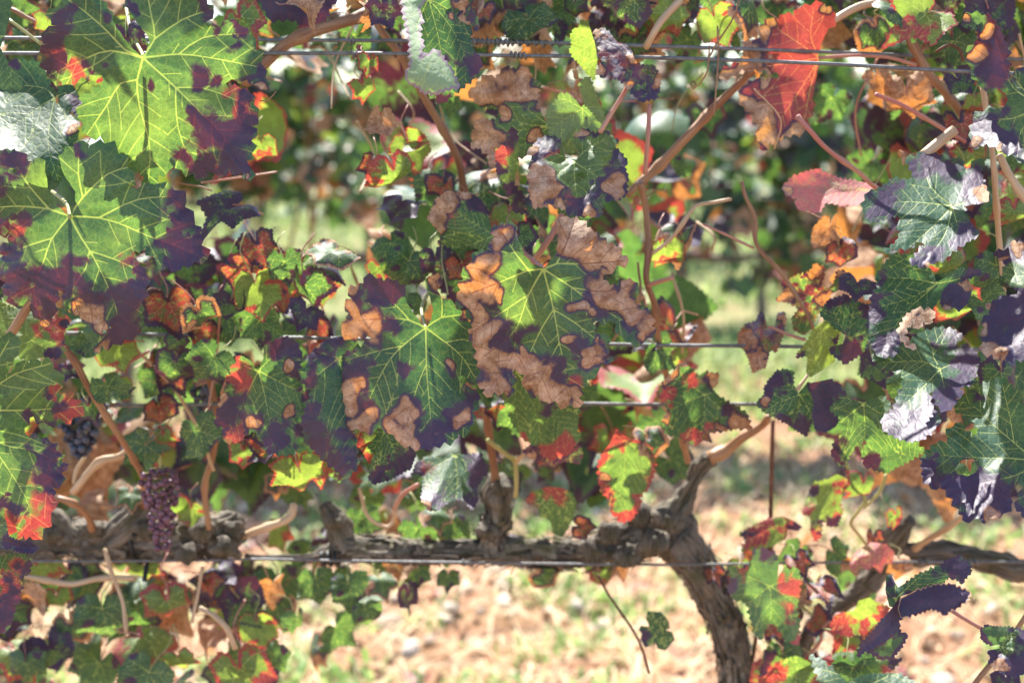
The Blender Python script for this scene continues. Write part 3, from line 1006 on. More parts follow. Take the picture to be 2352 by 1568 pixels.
cane(vine2, [(1704, 417, 1.1), (1712, 450, 1.1), (1734, 500, 1.1), (1738, 562, 1.1), (1788, 619, 1.1), (1821, 666, 1.1), (1864, 742, 1.1), (1880, 800, 1.11)], w=9, mat=M_CANE)
cane(vine2, [(1615, 515, 1.1), (1680, 545, 1.1), (1731, 570, 1.1)], w=6, mat=M_PET_PINK, nodes=0)
cane(vine, [(167, 1130, 1.24), (227, 1062, 1.23), (280, 1045, 1.23), (345, 990, 1.22)], w=17, mat=M_CANE_PALE)
cane(vine, [(170, 1110, 1.24), (175, 1080, 1.24), (195, 1050, 1.24)], w=10, mat=M_CANE_PALE, nodes=0)
cane(vine, [(125, 1142, 1.22), (160, 1152, 1.22), (193, 1172, 1.24), (208, 1200, 1.26), (213, 1228, 1.29)], w=15)
cane(vine, [(457, 1395, 1.18), (490, 1412, 1.18), (520, 1442, 1.18), (540, 1488, 1.19)], w=13, mat=M_CANE_PALE, nodes=0)
cane(vine, [(57, 1322, 1.27), (110, 1332, 1.27), (167, 1340, 1.27), (230, 1328, 1.27), (310, 1327, 1.27)], w=13, mat=M_CANE_PALE)
cane(vine, [(560, 1230, 1.29), (590, 1218, 1.27), (617, 1209, 1.26), (655, 1195, 1.25), (672, 1180, 1.25), (674, 1156, 1.25)], w=17, mat=M_CANE_PALE)
cane(vine, [(1372, 1318, 1.27), (1395, 1360, 1.27), (1424, 1402, 1.27), (1468, 1472, 1.27), (1491, 1545, 1.27)], w=6, mat=M_RUST, nodes=0)
cane(vine, [(1120, 1010, 1.2), (1165, 1045, 1.22), (1183, 1060, 1.23), (1186, 1110, 1.24), (1184, 1140, 1.25)], w=11, mat=M_PET_GREEN, nodes=0)
cane(vine, [(1184, 1062, 1.23), (1205, 1040, 1.22)], w=10, mat=M_CANE_PALE, nodes=0)
cane(vine, [(310, 800, 1.2), (390, 880, 1.2), (430, 940, 1.21), (463, 1005, 1.22), (490, 1080, 1.24)], w=8, mat=M_CANE_PALE)
cane(vine, [(230, 880, 1.18), (283, 842, 1.18), (343, 805, 1.18)], w=7, mat=M_PET_PINK, nodes=0)
cane(vine, [(480, 1215, 1.26), (470, 1120, 1.25), (490, 1040, 1.24), (498, 960, 1.22), (480, 860, 1.2)], w=14)
cane(vine, [(240, 1260, 1.25), (255, 1310, 1.25), (280, 1375, 1.25), (285, 1400, 1.25), (290, 1450, 1.25)], w=9, mat=M_CANE_PALE)
cane(vine, [(465, 1300, 1.26), (455, 1360, 1.26), (440, 1430, 1.26)], w=8, mat=M_CANE_PALE, nodes=0)
cane(vine, [(825, 1120, 1.26), (845, 1185, 1.26), (890, 1210, 1.26), (905, 1190, 1.26), (905, 1170, 1.25)], w=9, mat=M_CANE_PALE, nodes=0)
cane(vine, [(905, 1170, 1.25), (925, 1135, 1.24), (960, 1112, 1.23)], w=10, mat=M_PET_PINK, nodes=0)
cane(vine, [(1290, 495, 1.04), (1277, 522, 1.05), (1250, 565, 1.05), (1224, 602, 1.06), (1180, 680, 1.1), (1150, 780, 1.15)], w=15, mat=M_PET_PINK, nodes=0)
cane(vine, [(1630, 1052, 1.29, 34), (1665, 1035, 1.29, 24), (1705, 1005, 1.28, 22), (1752, 975, 1.27, 18), (1765, 955, 1.26, 12)], w=20, mat=M_CANE)
cane(vine, [(1564, 0, 1.03), (1540, 25, 1.03), (1518, 50, 1.03), (1500, 80, 1.03), (1484, 108, 1.04)], w=17, mat=M_CANE_PALE, nodes=0)
cane(vine, [(1463, 145, 1.0, 8), (1452, 175, 1.0, 9), (1438, 205, 1.0, 10), (1408, 255, 1.0, 11), (1378, 305, 1.0, 13)], w=10, mat=M_PET_PINK, nodes=0)
cane(vine2, [(1895, 60, 1.12), (1930, 38, 1.12), (1975, 15, 1.12), (2040, 0, 1.12)], w=17, mat=M_CANE_PALE)
cane(vine2, [(2181, 1399, 1.04), (2215, 1420, 1.04), (2254, 1443, 1.04)], w=9, mat=M_PET_PINK, nodes=0)
cane(vine2, [(2275, 1525, 1.05), (2240, 1568, 1.05), (2190, 1640, 1.06)], w=13, mat=M_CANE, nodes=0)
cane(vine2, [(2335, 1445, 1.05), (2365, 1400, 1.05), (2400, 1340, 1.06)], w=11, mat=M_CANE, nodes=0)
cane(vine2, [(1720, 1560, 1.36), (1738, 1450, 1.34), (1740, 1380, 1.32), (1765, 1250, 1.31)], w=9, mat=M_RUST, nodes=0)
cane(vine2, [(1805, 1548, 1.3), (1850, 1510, 1.29), (1885, 1470, 1.28), (1890, 1440, 1.28), (1915, 1420, 1.28)], w=9, mat=M_PET_PINK, nodes=0)
cane(vine2, [(1835, 1385, 1.3), (1870, 1415, 1.3), (1905, 1435, 1.3)], w=7, mat=M_PET_GREEN, nodes=0)
cane(vine2, [(1940, 1060, 1.24), (1985, 1140, 1.25), (1978, 1165, 1.26), (1955, 1200, 1.27), (1975, 1230, 1.3), (2010, 1280, 1.36)], w=8, mat=M_PET_GREEN, nodes=0)
cane(vine2, [(1985, 1165, 1.25), (2020, 1130, 1.24), (2035, 1090, 1.23)], w=8, mat=M_PET_GREEN, nodes=0)
cane(vine, [(25, 20, 1.1), (60, 40, 1.1), (88, 55, 1.1), (97, 75, 1.1), (100, 120, 1.11)], w=9, mat=M_CANE, nodes=0.03)
cane(vine, [(20, 45, 1.05), (60, 75, 1.05), (98, 105, 1.05)], w=7, mat=M_PET_GREEN, nodes=0)
# tendrils
cane(vine2, [(1697, 0, 1.04), (1685, 40, 1.04), (1660, 80, 1.05), (1640, 110, 1.05), (1625, 135, 1.05), (1592, 145, 1.05)], w=4, mat=M_CANE, nodes=0, name='tendril')
cane(vine2, [(1648, 60, 1.04), (1650, 130, 1.04), (1645, 200, 1.04), (1640, 265, 1.04)], w=4, mat=M_CANE, nodes=0, name='tendril')
cane(vine2, [(1630, 105, 1.04), (1625, 160, 1.04), (1610, 190, 1.04), (1592, 205, 1.04), (1586, 195, 1.045), (1592, 186, 1.05), (1599, 193, 1.045), (1593, 199, 1.04)], w=4, mat=M_CANE, nodes=0, name='tendril')
cane(vine, [(598, 232, 0.97), (615, 232, 0.97), (628, 218, 0.97), (634, 210, 0.97)], w=3, mat=M_CANE, nodes=0, name='tendril')
cane(vine2, [(2150, 120, 1.06), (2180, 103, 1.06), (2205, 115, 1.06), (2212, 140, 1.06)], w=7, mat=M_RUST, nodes=0, name='tendril')

# ------------------------------------------------------------------ trellis


def wire(pts, w, label, wraps=()):
    o = tube_obj('trellis_wire', [tube_arrays(px(pts, None, w), 8, 0.02)], M_WIRE)
    tag(o, label, 'wire', 'trellis wires along the vine row')
    for (x0, x1, turns, wr) in wraps:
        pp = px(pts, None, w)
        def on(x):
            for a, b in zip(pts[:-1], pts[1:]):
                if a[0] <= x <= b[0]:
                    t = (x - a[0]) / (b[0] - a[0])
                    return a[0] + t * (b[0] - a[0]), a[1] + t * (b[1] - a[1]), a[2] + t * (b[2] - a[2])
        H = []
        n = int(turns * 10)
        for q in range(n + 1):
            t = q / n
            x, y, d = on(x0 + (x1 - x0) * t)
            c = at(x, y, np.array(d)); a = 2 * math.pi * turns * t
            r = 0.5 * (w + wr) / FV * d * (1 + 0.25 * math.sin(t * 23))
            H.append([c[0], c[1] + math.cos(a) * r, c[2] + math.sin(a) * r, 0.5 * wr / FV * d])
        V, F, U = tube_arrays(np.array(H), 6, 0.002)
        loc = V.mean(0)
        me = mesh_np('wire_wrap', V - loc, F, M_WIRE)
        set_uv(me, U)
        c = bpy.data.objects.new('wire_wrap', me); link(c); put(c, o, Matrix.Translation(loc))
    return o


wire([(-700, 82, 1.04), (17, 88, 1.06), (1100, 96, 1.09), (1520, 107, 1.10), (1900, 120, 1.11), (2148, 130, 1.12), (3000, 160, 1.14)], 9, 'upper of the two close wires along the top, with long twisted wrap', [(1085, 1180, 9, 5), (1180, 1290, 6, 5), (800, 815, 2, 4)])
wire([(-700, 116, 1.04), (17, 123, 1.05), (784, 123, 1.06), (1170, 128, 1.06), (1520, 133, 1.05), (1900, 147, 1.03), (2190, 163, 1.02), (3000, 200, 0.98)], 9, 'lower of the two close wires along the top, crossing before the red leaf', [(1172, 1210, 4, 5), (806, 826, 2, 4)])
wire([(-700, 758, 1.17), (143, 765, 1.18), (467, 771, 1.18), (1428, 791, 1.17), (1834, 796, 1.16), (3000, 815, 1.14)], 9, 'middle wire passing just below the two leaves in the centre', [])
wire([(-700, 928, 1.21), (193, 931, 1.21), (494, 928, 1.21), (1105, 925, 1.21), (1518, 929, 1.21), (1694, 928, 1.21), (3000, 930, 1.21)], 9, 'second middle wire, running behind the brown edged leaves', [(1110, 1130, 2, 4)])
wire([(-700, 1290, 1.28), (400, 1287, 1.28), (570, 1283, 1.28), (734, 1286, 1.28), (1000, 1290, 1.28), (1510, 1296, 1.29), (1951, 1291, 1.30), (2352, 1290, 1.31), (3000, 1295, 1.31)], 6, 'lowest wire, which carries the gnarled vine arms', [(2110, 2140, 2, 5), (2225, 2250, 2, 5), (1060, 1090, 2, 4)])
o = tube_obj('vine_stake', [tube_arrays(np.array([*px([(1775, 965, 1.28, 10), (1770, 1200, 1.30, 10), (1768, 1500, 1.33, 10)]), [*(at(1768, 1500, np.array(1.33))[:2]), -0.1, 0.002]]), 8, 0.02)], M_RUST)
tag(o, 'thin rusty steel rod standing right of the bent trunk', 'stake')
# black strap round the arm
cpt = at(312, 1243, np.array(1.30)); H = []
for q in range(30):
    a = 2 * math.pi * q / 26
    H.append([cpt[0] + 0.0008 * q - 0.01, cpt[1] + math.cos(a) * 0.0185, cpt[2] + math.sin(a) * 0.019, 0.0022])
H = [[cpt[0] + 0.004, cpt[1] - 0.02, cpt[2] + 0.012, 0.0022], *H, [cpt[0] + 0.012, cpt[1] - 0.022, cpt[2] - 0.03, 0.0022]]
tag(tube_obj('vine_tie', [tube_arrays(np.array(H), 8, 0.003)], M_BLACK), 'black rubber tie round the gnarled arm beside the purple grapes', 'tie')
H = []
cpt = at(760, 1283, np.array(1.29))
for q in range(34):
    a = 2 * math.pi * q / 10
    H.append([cpt[0] + 0.0006 * (q - 17), cpt[1] + math.cos(a) * 0.006, cpt[2] + math.sin(a) * 0.006, 0.0018])
tag(tube_obj('vine_tie', [tube_arrays(np.array(H), 6, 0.003)], M_BLACK), 'black tie wound on the lowest wire below the arm', 'tie')
print('canes and wires', round(time.time() - T0, 2))

# ------------------------------------------------------------------ grapes


def grape_bunch(x, y, d, width, length, n, br, mat, label, seed, gaps=0.0):
    rng = np.random.default_rng(seed)
    c = at(x, y, np.array(d))
    k = d / FV
    root = empty('grape_bunch', c, label, 'grapes')
    V = IV2 * (1 + 0.05 * Sines(3, 2.5, 10, seed)(IV2))[:, None]
    me = mesh_np('grape', V, IF2, mat)
    L, W = length * k, width * k
    P = np.array([[0, 0, 0.02, 0.0012], [0.001, 0, 0, 0.0014], [0, 0, -L * 0.5, 0.001], [0.001, 0, -L * 0.92, 0.0006]])
    parts = [tube_arrays(P, 6, 0.004)]
    pts = []
    tries = 0
    while len(pts) < n and tries < 6000:
        tries += 1
        t = rng.uniform(0.02, 1.0) ** 1.1
        rad = W * 0.5 * (0.95 - 0.65 * t) * (0.55 + 0.45 * min(1, t * 8))
        a = rng.uniform(0, 6.283); q = rad * math.sqrt(rng.uniform(0.15, 1))
        p = np.array([math.cos(a) * q, math.sin(a) * q * 0.9, -t * L])
        r = br * k * rng.uniform(0.42, 0.56)
        if all(np.linalg.norm(p - o_[0]) > (r + o_[1]) * 0.82 for o_ in pts):
            pts.append((p, r))
    for p, r in pts:
        o = bpy.data.objects.new('grape', me); link(o, root)
        o.location = p; o.scale = (r, r, r * rng.uniform(0.95, 1.15)); o.rotation_euler = rng.uniform(0, 6, 3)
        parts.append(tube_arrays(np.array([[0, 0, p[2] + r * 0.9, 0.0006], [p[0] * 0.9, p[1] * 0.9, p[2] + r * 0.7, 0.0005]]), 4, 0.01))
    o = tube_obj('stem', [(a_, b_, c_) for a_, b_, c_ in parts], M_PET_GREEN)
    loc = Vector(o.location); o.parent = root; o.location = loc
    return root


grape_bunch(366, 1075, 1.20, 105, 195, 120, 15, M_GRAPE_P, 'purple bunch of shrivelled grapes hanging before the gnarled arm', 3)
grape_bunch(182, 955, 1.22, 105, 92, 46, 21, M_GRAPE_B, 'dusty dark blue bunch of grapes hanging above the vine arm', 5)
o = grape_bunch(462, 885, 1.26, 55, 60, 16, 18, M_GRAPE_B, 'small dark bunch of grapes half hidden behind the green leaf', 8)

# ------------------------------------------------------------------ near leaves, measured one by one
hero(vine, 0, (985, 400), [(970, 385), (900, 330), (850, 262), (800, 190), (770, 130), (740, 60), (690, 0), (600, -70), (520, -30), (470, 5), (415, 30), (440, 60), (375, 60), (310, 105), (350, 140), (390, 180), (310, 210), (285, 260), (325, 310), (275, 340), (290, 400), (320, 490), (350, 550), (460, 582), (560, 530), (620, 515), (700, 520), (712, 560),
     (690, 600), (540, 680), (570, 710), (535, 810), (570, 850), (600, 935), (720, 905), (715, 980), (740, 1100), (830, 1075), (890, 1185), (960, 1150), (1015, 1305), (1090, 1205), (1150, 1195), (1165, 1110), (1120, 1000), (1062, 920), (1105, 883),
     (1140, 920), (1170, 960), (1180, 1040), (1210, 1110), (1250, 1170), (1400, 1240), (1410, 1155), (1480, 1190), (1550, 1215), (1575, 1160), (1640, 1210), (1665, 1180), (1725, 1250), (1722, 1150), (1700, 1110), (1735, 1060), (1730, 970), (1770, 940), (1730, 870), (1780, 800), (1750, 720), (1720, 640), (1660, 612), (1580, 612),
     (1555, 575), (1600, 545), (1700, 550), (1780, 590), (1835, 620), (1830, 540), (1800, 440), (1760, 340), (1720, 240), (1660, 180), (1575, 140), (1520, 185), (1430, 190), (1420, 150), (1475, 90), (1430, 30), (1380, -20), (1300, -70), (1100, -110), (920, -80), (862, 0), (885, 60), (920, 120), (970, 190), (1018, 245), (1030, 290), (1005, 365)],
     d=0.93, tx=0.10, ty=-0.22, dome=0.012, rip=0.0035, curl=0.002, res=3.4,
     veins=[[(985, 400), (760, 350), (600, 400), (420, 480), (340, 520)], [(985, 400), (870, 350), (700, 180), (530, 40), (430, -20)], [(985, 400), (945, 550), (960, 730), (1030, 1000), (1020, 1290)], [(945, 550), (830, 575), (740, 720), (600, 925)], [(985, 400), (1210, 605), (1400, 795), (1540, 940), (1720, 1235)], [(1210, 605), (1215, 800), (1260, 990), (1400, 1230)], [(1210, 605), (1400, 610), (1600, 680), (1750, 760)], [(985, 400), (1230, 375), (1450, 400), (1820, 470)], [(1230, 375), (1400, 260), (1700, 230)], [(985, 400), (1065, 270), (1040, 100), (1010, -70)], [(1065, 270), (1250, 140), (1470, 60)]],
     P=[(370, 110, 85), (470, 60, 60), (370, 260, 120), (370, 440, 120), (700, 80, 50), (930, 30, 80), (1430, 70, 95), (1400, 150, 60), (1560, 270, 35), (1760, 480, 90), (1690, 540, 65), (1390, 500, 75), (1500, 560, 60), (1080, 610, 50), (745, 440, 45), (600, 490, 60), (1640, 190, 80), (1440, 980, 170), (1600, 1050, 200), (1380, 1120, 150), (1240, 1080, 90), (1680, 880, 90), (1730, 740, 70), (1340, 860, 60), (1690, 1140, 90), (1300, 800, 40)],
     RR=[(520, 540, 90), (1680, 800, 120), (370, 330, 90), (1720, 650, 60), (1480, 1180, 60)], B=[(1800, 590, 55), (1710, 1210, 35)], Y=[(980, 900, 250), (1500, 680, 200), (480, 470, 150), (1000, 60, 140)],  # yellow spots paint the sunlit parts of this blade
     label='big green leaf with a purple lower corner, above the other leaves on the left',
     stalk=[(326, 122, 0.97), (318, 108, 0.985), (300, 70, 1.02), (290, 20, 1.06)])

hero(vine, 0, (480, 1490), [(470, 1480), (440, 1460), (370, 1400), (330, 1300), (310, 1180), (260, 1085), (240, 1140), (180, 1110), (150, 1050), (100, 1035), (60, 1060), (0, 1040), (-70, 1060), (-130, 1150), (-100, 1300), (-60, 1420), (-40, 1500), (-70, 1580), (0, 1620), (75, 1600), (60, 1675), (0, 1697), (20, 1760), (-10, 1850), (40, 1950), (20, 2010), (100, 2110), (180, 2075), (220, 2150), (320, 2260), (360, 2190), (380, 2090), (400, 2000), (460, 1950), (448, 2010), (430, 2080), (480, 2140), (540, 2170), (560, 2200), (600, 2240), (590, 2330), (640, 2350), (680, 2440), (700, 2390), (780, 2370), (860, 2340), (950, 2285), (960, 2170), (1000, 1990), (1000, 1880), (960, 1830), (920, 1790), (915, 1720), (1000, 1707), (1060, 1770), (1080, 1820), (1130, 1860), (1150, 1830), (1245, 1860), (1260, 1830), (1430, 1785), (1390, 1690), (1380, 1610), (1345, 1550), (1275, 1425), (1285, 1390), (1200, 1310), (1100, 1262), (1060, 1270), (950, 1300), (905, 1290), (930, 1240), (880, 1150), (820, 1060), (720, 990), (650, 985), (610, 1030), (575, 970), (500, 1010), (435, 1050), (415, 1120), (440, 1200), (480, 1260), (520, 1320), (520, 1400), (500, 1470)],
     d=0.955, tx=-0.08, ty=-0.18, dome=0.012, rip=0.0035, res=3.6, curl=0.003,
     veins=[[(480, 1490), (360, 1640), (300, 1800), (230, 2000), (300, 2250)], [(360, 1640), (200, 1690), (20, 1760)], [(480, 1490), (560, 1640), (620, 1730), (720, 1920), (800, 2130), (820, 2330)], [(620, 1730), (590, 1850), (500, 2000), (560, 2200)], [(620, 1730), (800, 1790), (990, 1880)], [(480, 1490), (680, 1500), (850, 1550), (990, 1612), (1220, 1700), (1425, 1783)], [(680, 1500), (950, 1375), (1280, 1350)], [(480, 1490), (570, 1360), (740, 1200), (900, 1150)], [(570, 1360), (540, 1200), (545, 1040)], [(480, 1490), (340, 1440), (100, 1420), (-100, 1440)], [(340, 1440), (200, 1280), (60, 1060)]],
     P=[(1210, 1350, 110), (1320, 1530, 150), (1250, 1700, 190), (1130, 1660, 90), (60, 1110, 120), (40, 1280, 110), (20, 1560, 100), (150, 1560, 80), (470, 1770, 110), (420, 1870, 110), (560, 1790, 70), (250, 1950, 150), (380, 1930, 150), (100, 1960, 140), (300, 2150, 160), (560, 1930, 120), (640, 2020, 140), (880, 2050, 200), (850, 2250, 190), (930, 1830, 90), (60, 1690, 90), (550, 1060, 45), (780, 2190, 80)],
     RR=[(1400, 1740, 90), (950, 1830, 110), (90, 1610, 80), (970, 2100, 70), (760, 2270, 60)], B=[(550, 2080, 80), (640, 2200, 80), (680, 2330, 90), (330, 2245, 45), (620, 2110, 70)], Y=[(250, 1250, 200), (850, 1650, 120), (200, 1850, 150), (650, 1150, 150)], holes=[(275, 2122, 16), (720, 2287, 13), (765, 2253, 9), (700, 2390, 10), (100, 1178, 14)],  # yellow spots: sun shining through, put into the leaf colour
     label='wide green leaf with purple and brown tips, below the biggest leaf on the left', stalk=[(158, 485, 0.985), (150, 465, 1.0), (120, 440, 1.05)])

hero(vine, 3, (-150, 1260), [(-160, 1240), (-200, 900), (-100, 800), (0, 760), (120, 750), (130, 830), (100, 900), (40, 960), (30, 1010), (100, 1000), (160, 910), (200, 940), (245, 900), (280, 920), (365, 930), (330, 1000), (445, 1015), (420, 1060), (410, 1120), (440, 1140), (510, 1140), (500, 1180), (575, 1230), (500, 1310), (430, 1345), (300, 1340), (230, 1300), (205, 1310), (170, 1380), (170, 1410), (200, 1440), (280, 1450), (350, 1480), (400, 1540), (460, 1670), (420, 1690), (425, 1765), (360, 1790), (388, 1925), (355, 1960), (350, 2000), (300, 2070), (225, 2148), (212, 2050), (175, 2150), (155, 2105), (125, 2150), (80, 2170), (40, 2050), (0, 1960), (-100, 2000), (-250, 1700), (-260, 1300)],
     d=0.925, tx=0.12, ty=-0.2, dome=0.01, rip=0.0035, res=3.4,
     veins=[[(-150, 1260), (0, 1258), (250, 1255), (570, 1228)], [(-150, 1260), (-60, 1130), (100, 1010), (350, 935)], [(-150, 1260), (0, 1480), (250, 1540), (440, 1660)], [(-150, 1260), (-40, 1520), (40, 1637), (130, 1777), (200, 1920), (212, 2140)], [(130, 1777), (280, 1790), (385, 1925)], [(-150, 1260), (-60, 1000), (60, 780)], [(-150, 1260), (-120, 1600), (-40, 1900), (90, 2160)]],
     P=[(385, 1180, 70), (300, 1350, 110), (220, 1330, 80), (350, 1600, 170), (380, 1740, 130), (110, 1935, 50), (430, 1680, 70), (20, 1900, 60)], RR=[(480, 1240, 140), (330, 1850, 150), (320, 2000, 140), (230, 2100, 120), (70, 2040, 110), (360, 1760, 80), (400, 1130, 50)], Y=[(200, 1150, 250), (120, 1900, 220), (300, 970, 100)], G=[(200, 1600, 60)],  # yellow painted in where the sun comes through the blade
     label='light green leaf with bright red toothed tips, on the left border')

hero(vine, 6, (-120, 500), [(-120, 480), (-60, 360), (40, 450), (60, 560), (170, 600), (190, 580), (270, 640), (230, 670), (150, 668), (60, 640), (-60, 650)], d=0.94, tx=0.2, ty=0.1, res=4, P=[(150, 640, 90), (220, 640, 90), (60, 600, 60)], base={'Y': 0.2}, axis=0)
hero(vine, 6, (-150, 850), [(-140, 820), (-60, 700), (50, 685), (170, 680), (205, 720), (215, 740), (200, 810), (140, 850), (160, 890), (130, 960), (135, 1000), (90, 1020), (105, 1060), (80, 1130), (60, 1190), (10, 1225), (-100, 1200), (-160, 1000)], d=0.93, tx=0.1, ty=-0.1, res=4, P=[(180, 780, 90), (60, 1100, 140), (0, 1180, 110), (100, 960, 80), (50, 850, 50)], RR=[(90, 880, 110), (40, 900, 80), (120, 760, 80), (50, 1000, 100)], axis=-40, label='red and green leaf low on the left border, below the red tipped leaf')

hero(vine, 0, (375, 675), [(375, 655), (340, 600), (355, 560), (300, 470), (250, 430), (130, 410), (75, 420), (40, 500), (0, 620), (-80, 700), (-100, 900), (-60, 1040), (0, 1030), (100, 1020), (160, 1060), (220, 1140), (300, 1180), (400, 1250), (470, 1180), (480, 1040), (540, 930), (520, 830), (480, 780), (500, 740), (560, 710), (540, 650), (500, 590), (450, 570), (390, 575), (400, 620), (405, 700), (385, 720)],
     d=1.0, tx=0.1, ty=1.0, dome=0.02, rip=0.006, res=4, veins=[[(375, 675), (250, 750), (130, 840), (-60, 900)], [(375, 675), (340, 870), (335, 1030), (400, 1240)], [(375, 675), (310, 610), (130, 590), (20, 620)], [(375, 675), (430, 760), (530, 900)], [(375, 675), (450, 640), (550, 690)]], B=[(500, 880, 60)], P=[(530, 680, 60), (100, 440, 50)], base={'Y': 0.0}, axis=-110, label='pale sunlit leaf tucked behind the two largest leaves on the left')
hero(vine, 0, (20, 250), [(0, 240), (-60, 0), (10, -40), (70, 0), (75, 60), (60, 150), (30, 260), (0, 330), (40, 400), (50, 450), (110, 520), (155, 575), (130, 615), (80, 600), (40, 612), (-40, 590), (-90, 400)], d=0.96, tx=0.4, ty=0.5, res=4, axis=-80, P=[(60, 290, 60)], base={'Y': 0.2})

hero(vine, 1, (600, -10), [(590, -20), (530, 40), (545, 90), (520, 130), (540, 170), (505, 225), (530, 240), (528, 300), (545, 310), (540, 395), (600, 420), (640, 520), (620, 600), (600, 655), (685, 710), (740, 670), (820, 612), (900, 550), (950, 480), (965, 420), (920, 370), (890, 290), (885, 255), (900, 220), (865, 170), (800, 175), (790, 110), (730, 100), (705, 125), (720, 70), (760, 50), (840, 70), (860, 120), (935, 220), (940, 150), (900, 60), (850, -40), (700, -60)],
     d=0.985, tx=0.25, ty=-0.1, dome=0.01, rip=0.003, res=3.6, axis=-70, veins=[[(600, -10), (760, 200), (850, 400), (850, 590)], [(600, -10), (780, 90), (950, 190)], [(600, -10), (680, 330), (700, 680)], [(600, -10), (530, 150), (520, 230)]], P=[(930, 450, 110), (900, 540, 80), (700, 690, 70), (920, 200, 70), (880, 100, 70), (700, 440, 60)], B=[(840, 20, 70), (760, 100, 40)], base={'Y': 0.0},
     extra=[dict(outline=[(410, -60), (425, 100), (450, 200), (470, 330), (472, 460), (440, 520), (450, 560), (500, 585), (560, 638), (640, 650), (720, 622), (815, 600), (760, 480), (660, 345), (600, 370), (548, 393), (560, 300), (535, 220), (560, 130), (540, 60), (600, -20), (600, -60)], dd=-0.022, tx=-0.1, ty=0.7, pale=0.95, keep=False, base={'Y': 0.2}, edges={'P': 0.02}, curl=0.003)],
     label='leaf folded double under the top border, its pale underside turned outwards')

hero(vine, 4, (580, 690), [(565, 680), (500, 600), (450, 520), (440, 440), (400, 390), (350, 365), (290, 370), (240, 350), (150, 345), (150, 385), (45, 425), (70, 490), (20, 540), (50, 590), (40, 640), (0, 690), (0, 730), (60, 770), (180, 745), (210, 772), (130, 830), (20, 870), (0, 910), (-30, 1000), (0, 1070), (10, 1150), (0, 1230), (10, 1310), (25, 1370), (110, 1385), (150, 1400), (250, 1380), (320, 1330), (355, 1260), (365, 1180), (355, 1130), (350, 1090), (400, 1060), (412, 1100), (365, 1150), (372, 1210), (350, 1260), (280, 1350), (330, 1420), (400, 1400), (405, 1490), (470, 1500), (560, 1520), (640, 1505), (780, 1460), (800, 1420), (870, 1420), (880, 1370), (920, 1320), (905, 1280), (945, 1190), (940, 1140), (900, 1100), (830, 1090), (800, 1040), (820, 1018), (860, 1030), (950, 1075), (955, 1010), (945, 900), (920, 780), (900, 690), (870, 640), (860, 590), (790, 560), (760, 500), (690, 490), (660, 430), (685, 335), (640, 325), (600, 335), (580, 390), (610, 480), (632, 560), (620, 630), (592, 680)],
     d=1.0, tx=-0.10, ty=0.12, dome=0.018, rip=0.004, res=3.6,
     veins=[[(580, 690), (420, 815), (300, 960), (150, 1270)], [(420, 815), (250, 850), (10, 920)], [(580, 690), (470, 640), (340, 625), (150, 635)], [(470, 640), (380, 540), (240, 420)], [(580, 690), (585, 940), (600, 1160), (630, 1480)], [(585, 940), (520, 1100), (440, 1400)], [(600, 1160), (720, 1280), (860, 1390)], [(580, 690), (715, 790), (830, 890), (935, 1060)], [(715, 790), (830, 770), (930, 790)], [(580, 690), (690, 620), (850, 600)], [(690, 620), (690, 500), (640, 350)]],
     P=[(250, 400, 130), (390, 430, 70), (120, 500, 90), (340, 670, 80), (250, 760, 70), (100, 900, 160), (60, 1000, 140), (190, 930, 70), (130, 1080, 110), (100, 1250, 110), (420, 970, 65), (490, 1220, 80), (530, 1380, 140), (780, 1010, 65), (900, 1170, 140), (830, 1270, 130), (740, 1290, 80), (720, 1370, 70), (850, 590, 70), (600, 1480, 120), (180, 640, 60)],
     B=[(90, 430, 75), (60, 570, 90), (50, 700, 100), (200, 690, 125), (40, 1100, 110), (120, 1080, 50), (50, 1200, 90), (120, 1350, 110), (780, 970, 50), (890, 1070, 60), (450, 1280, 105), (480, 1430, 100), (370, 1390, 90), (850, 1350, 110), (720, 440, 55), (850, 600, 75), (630, 370, 60)],
     base={'Y': 0.0}, label='dark green leaf with brown and purple edges, left one of the two in the centre', stalk=[(975, 742, 1.02), (970, 700, 1.05), (1010, 640, 1.09), (1060, 600, 1.13)])

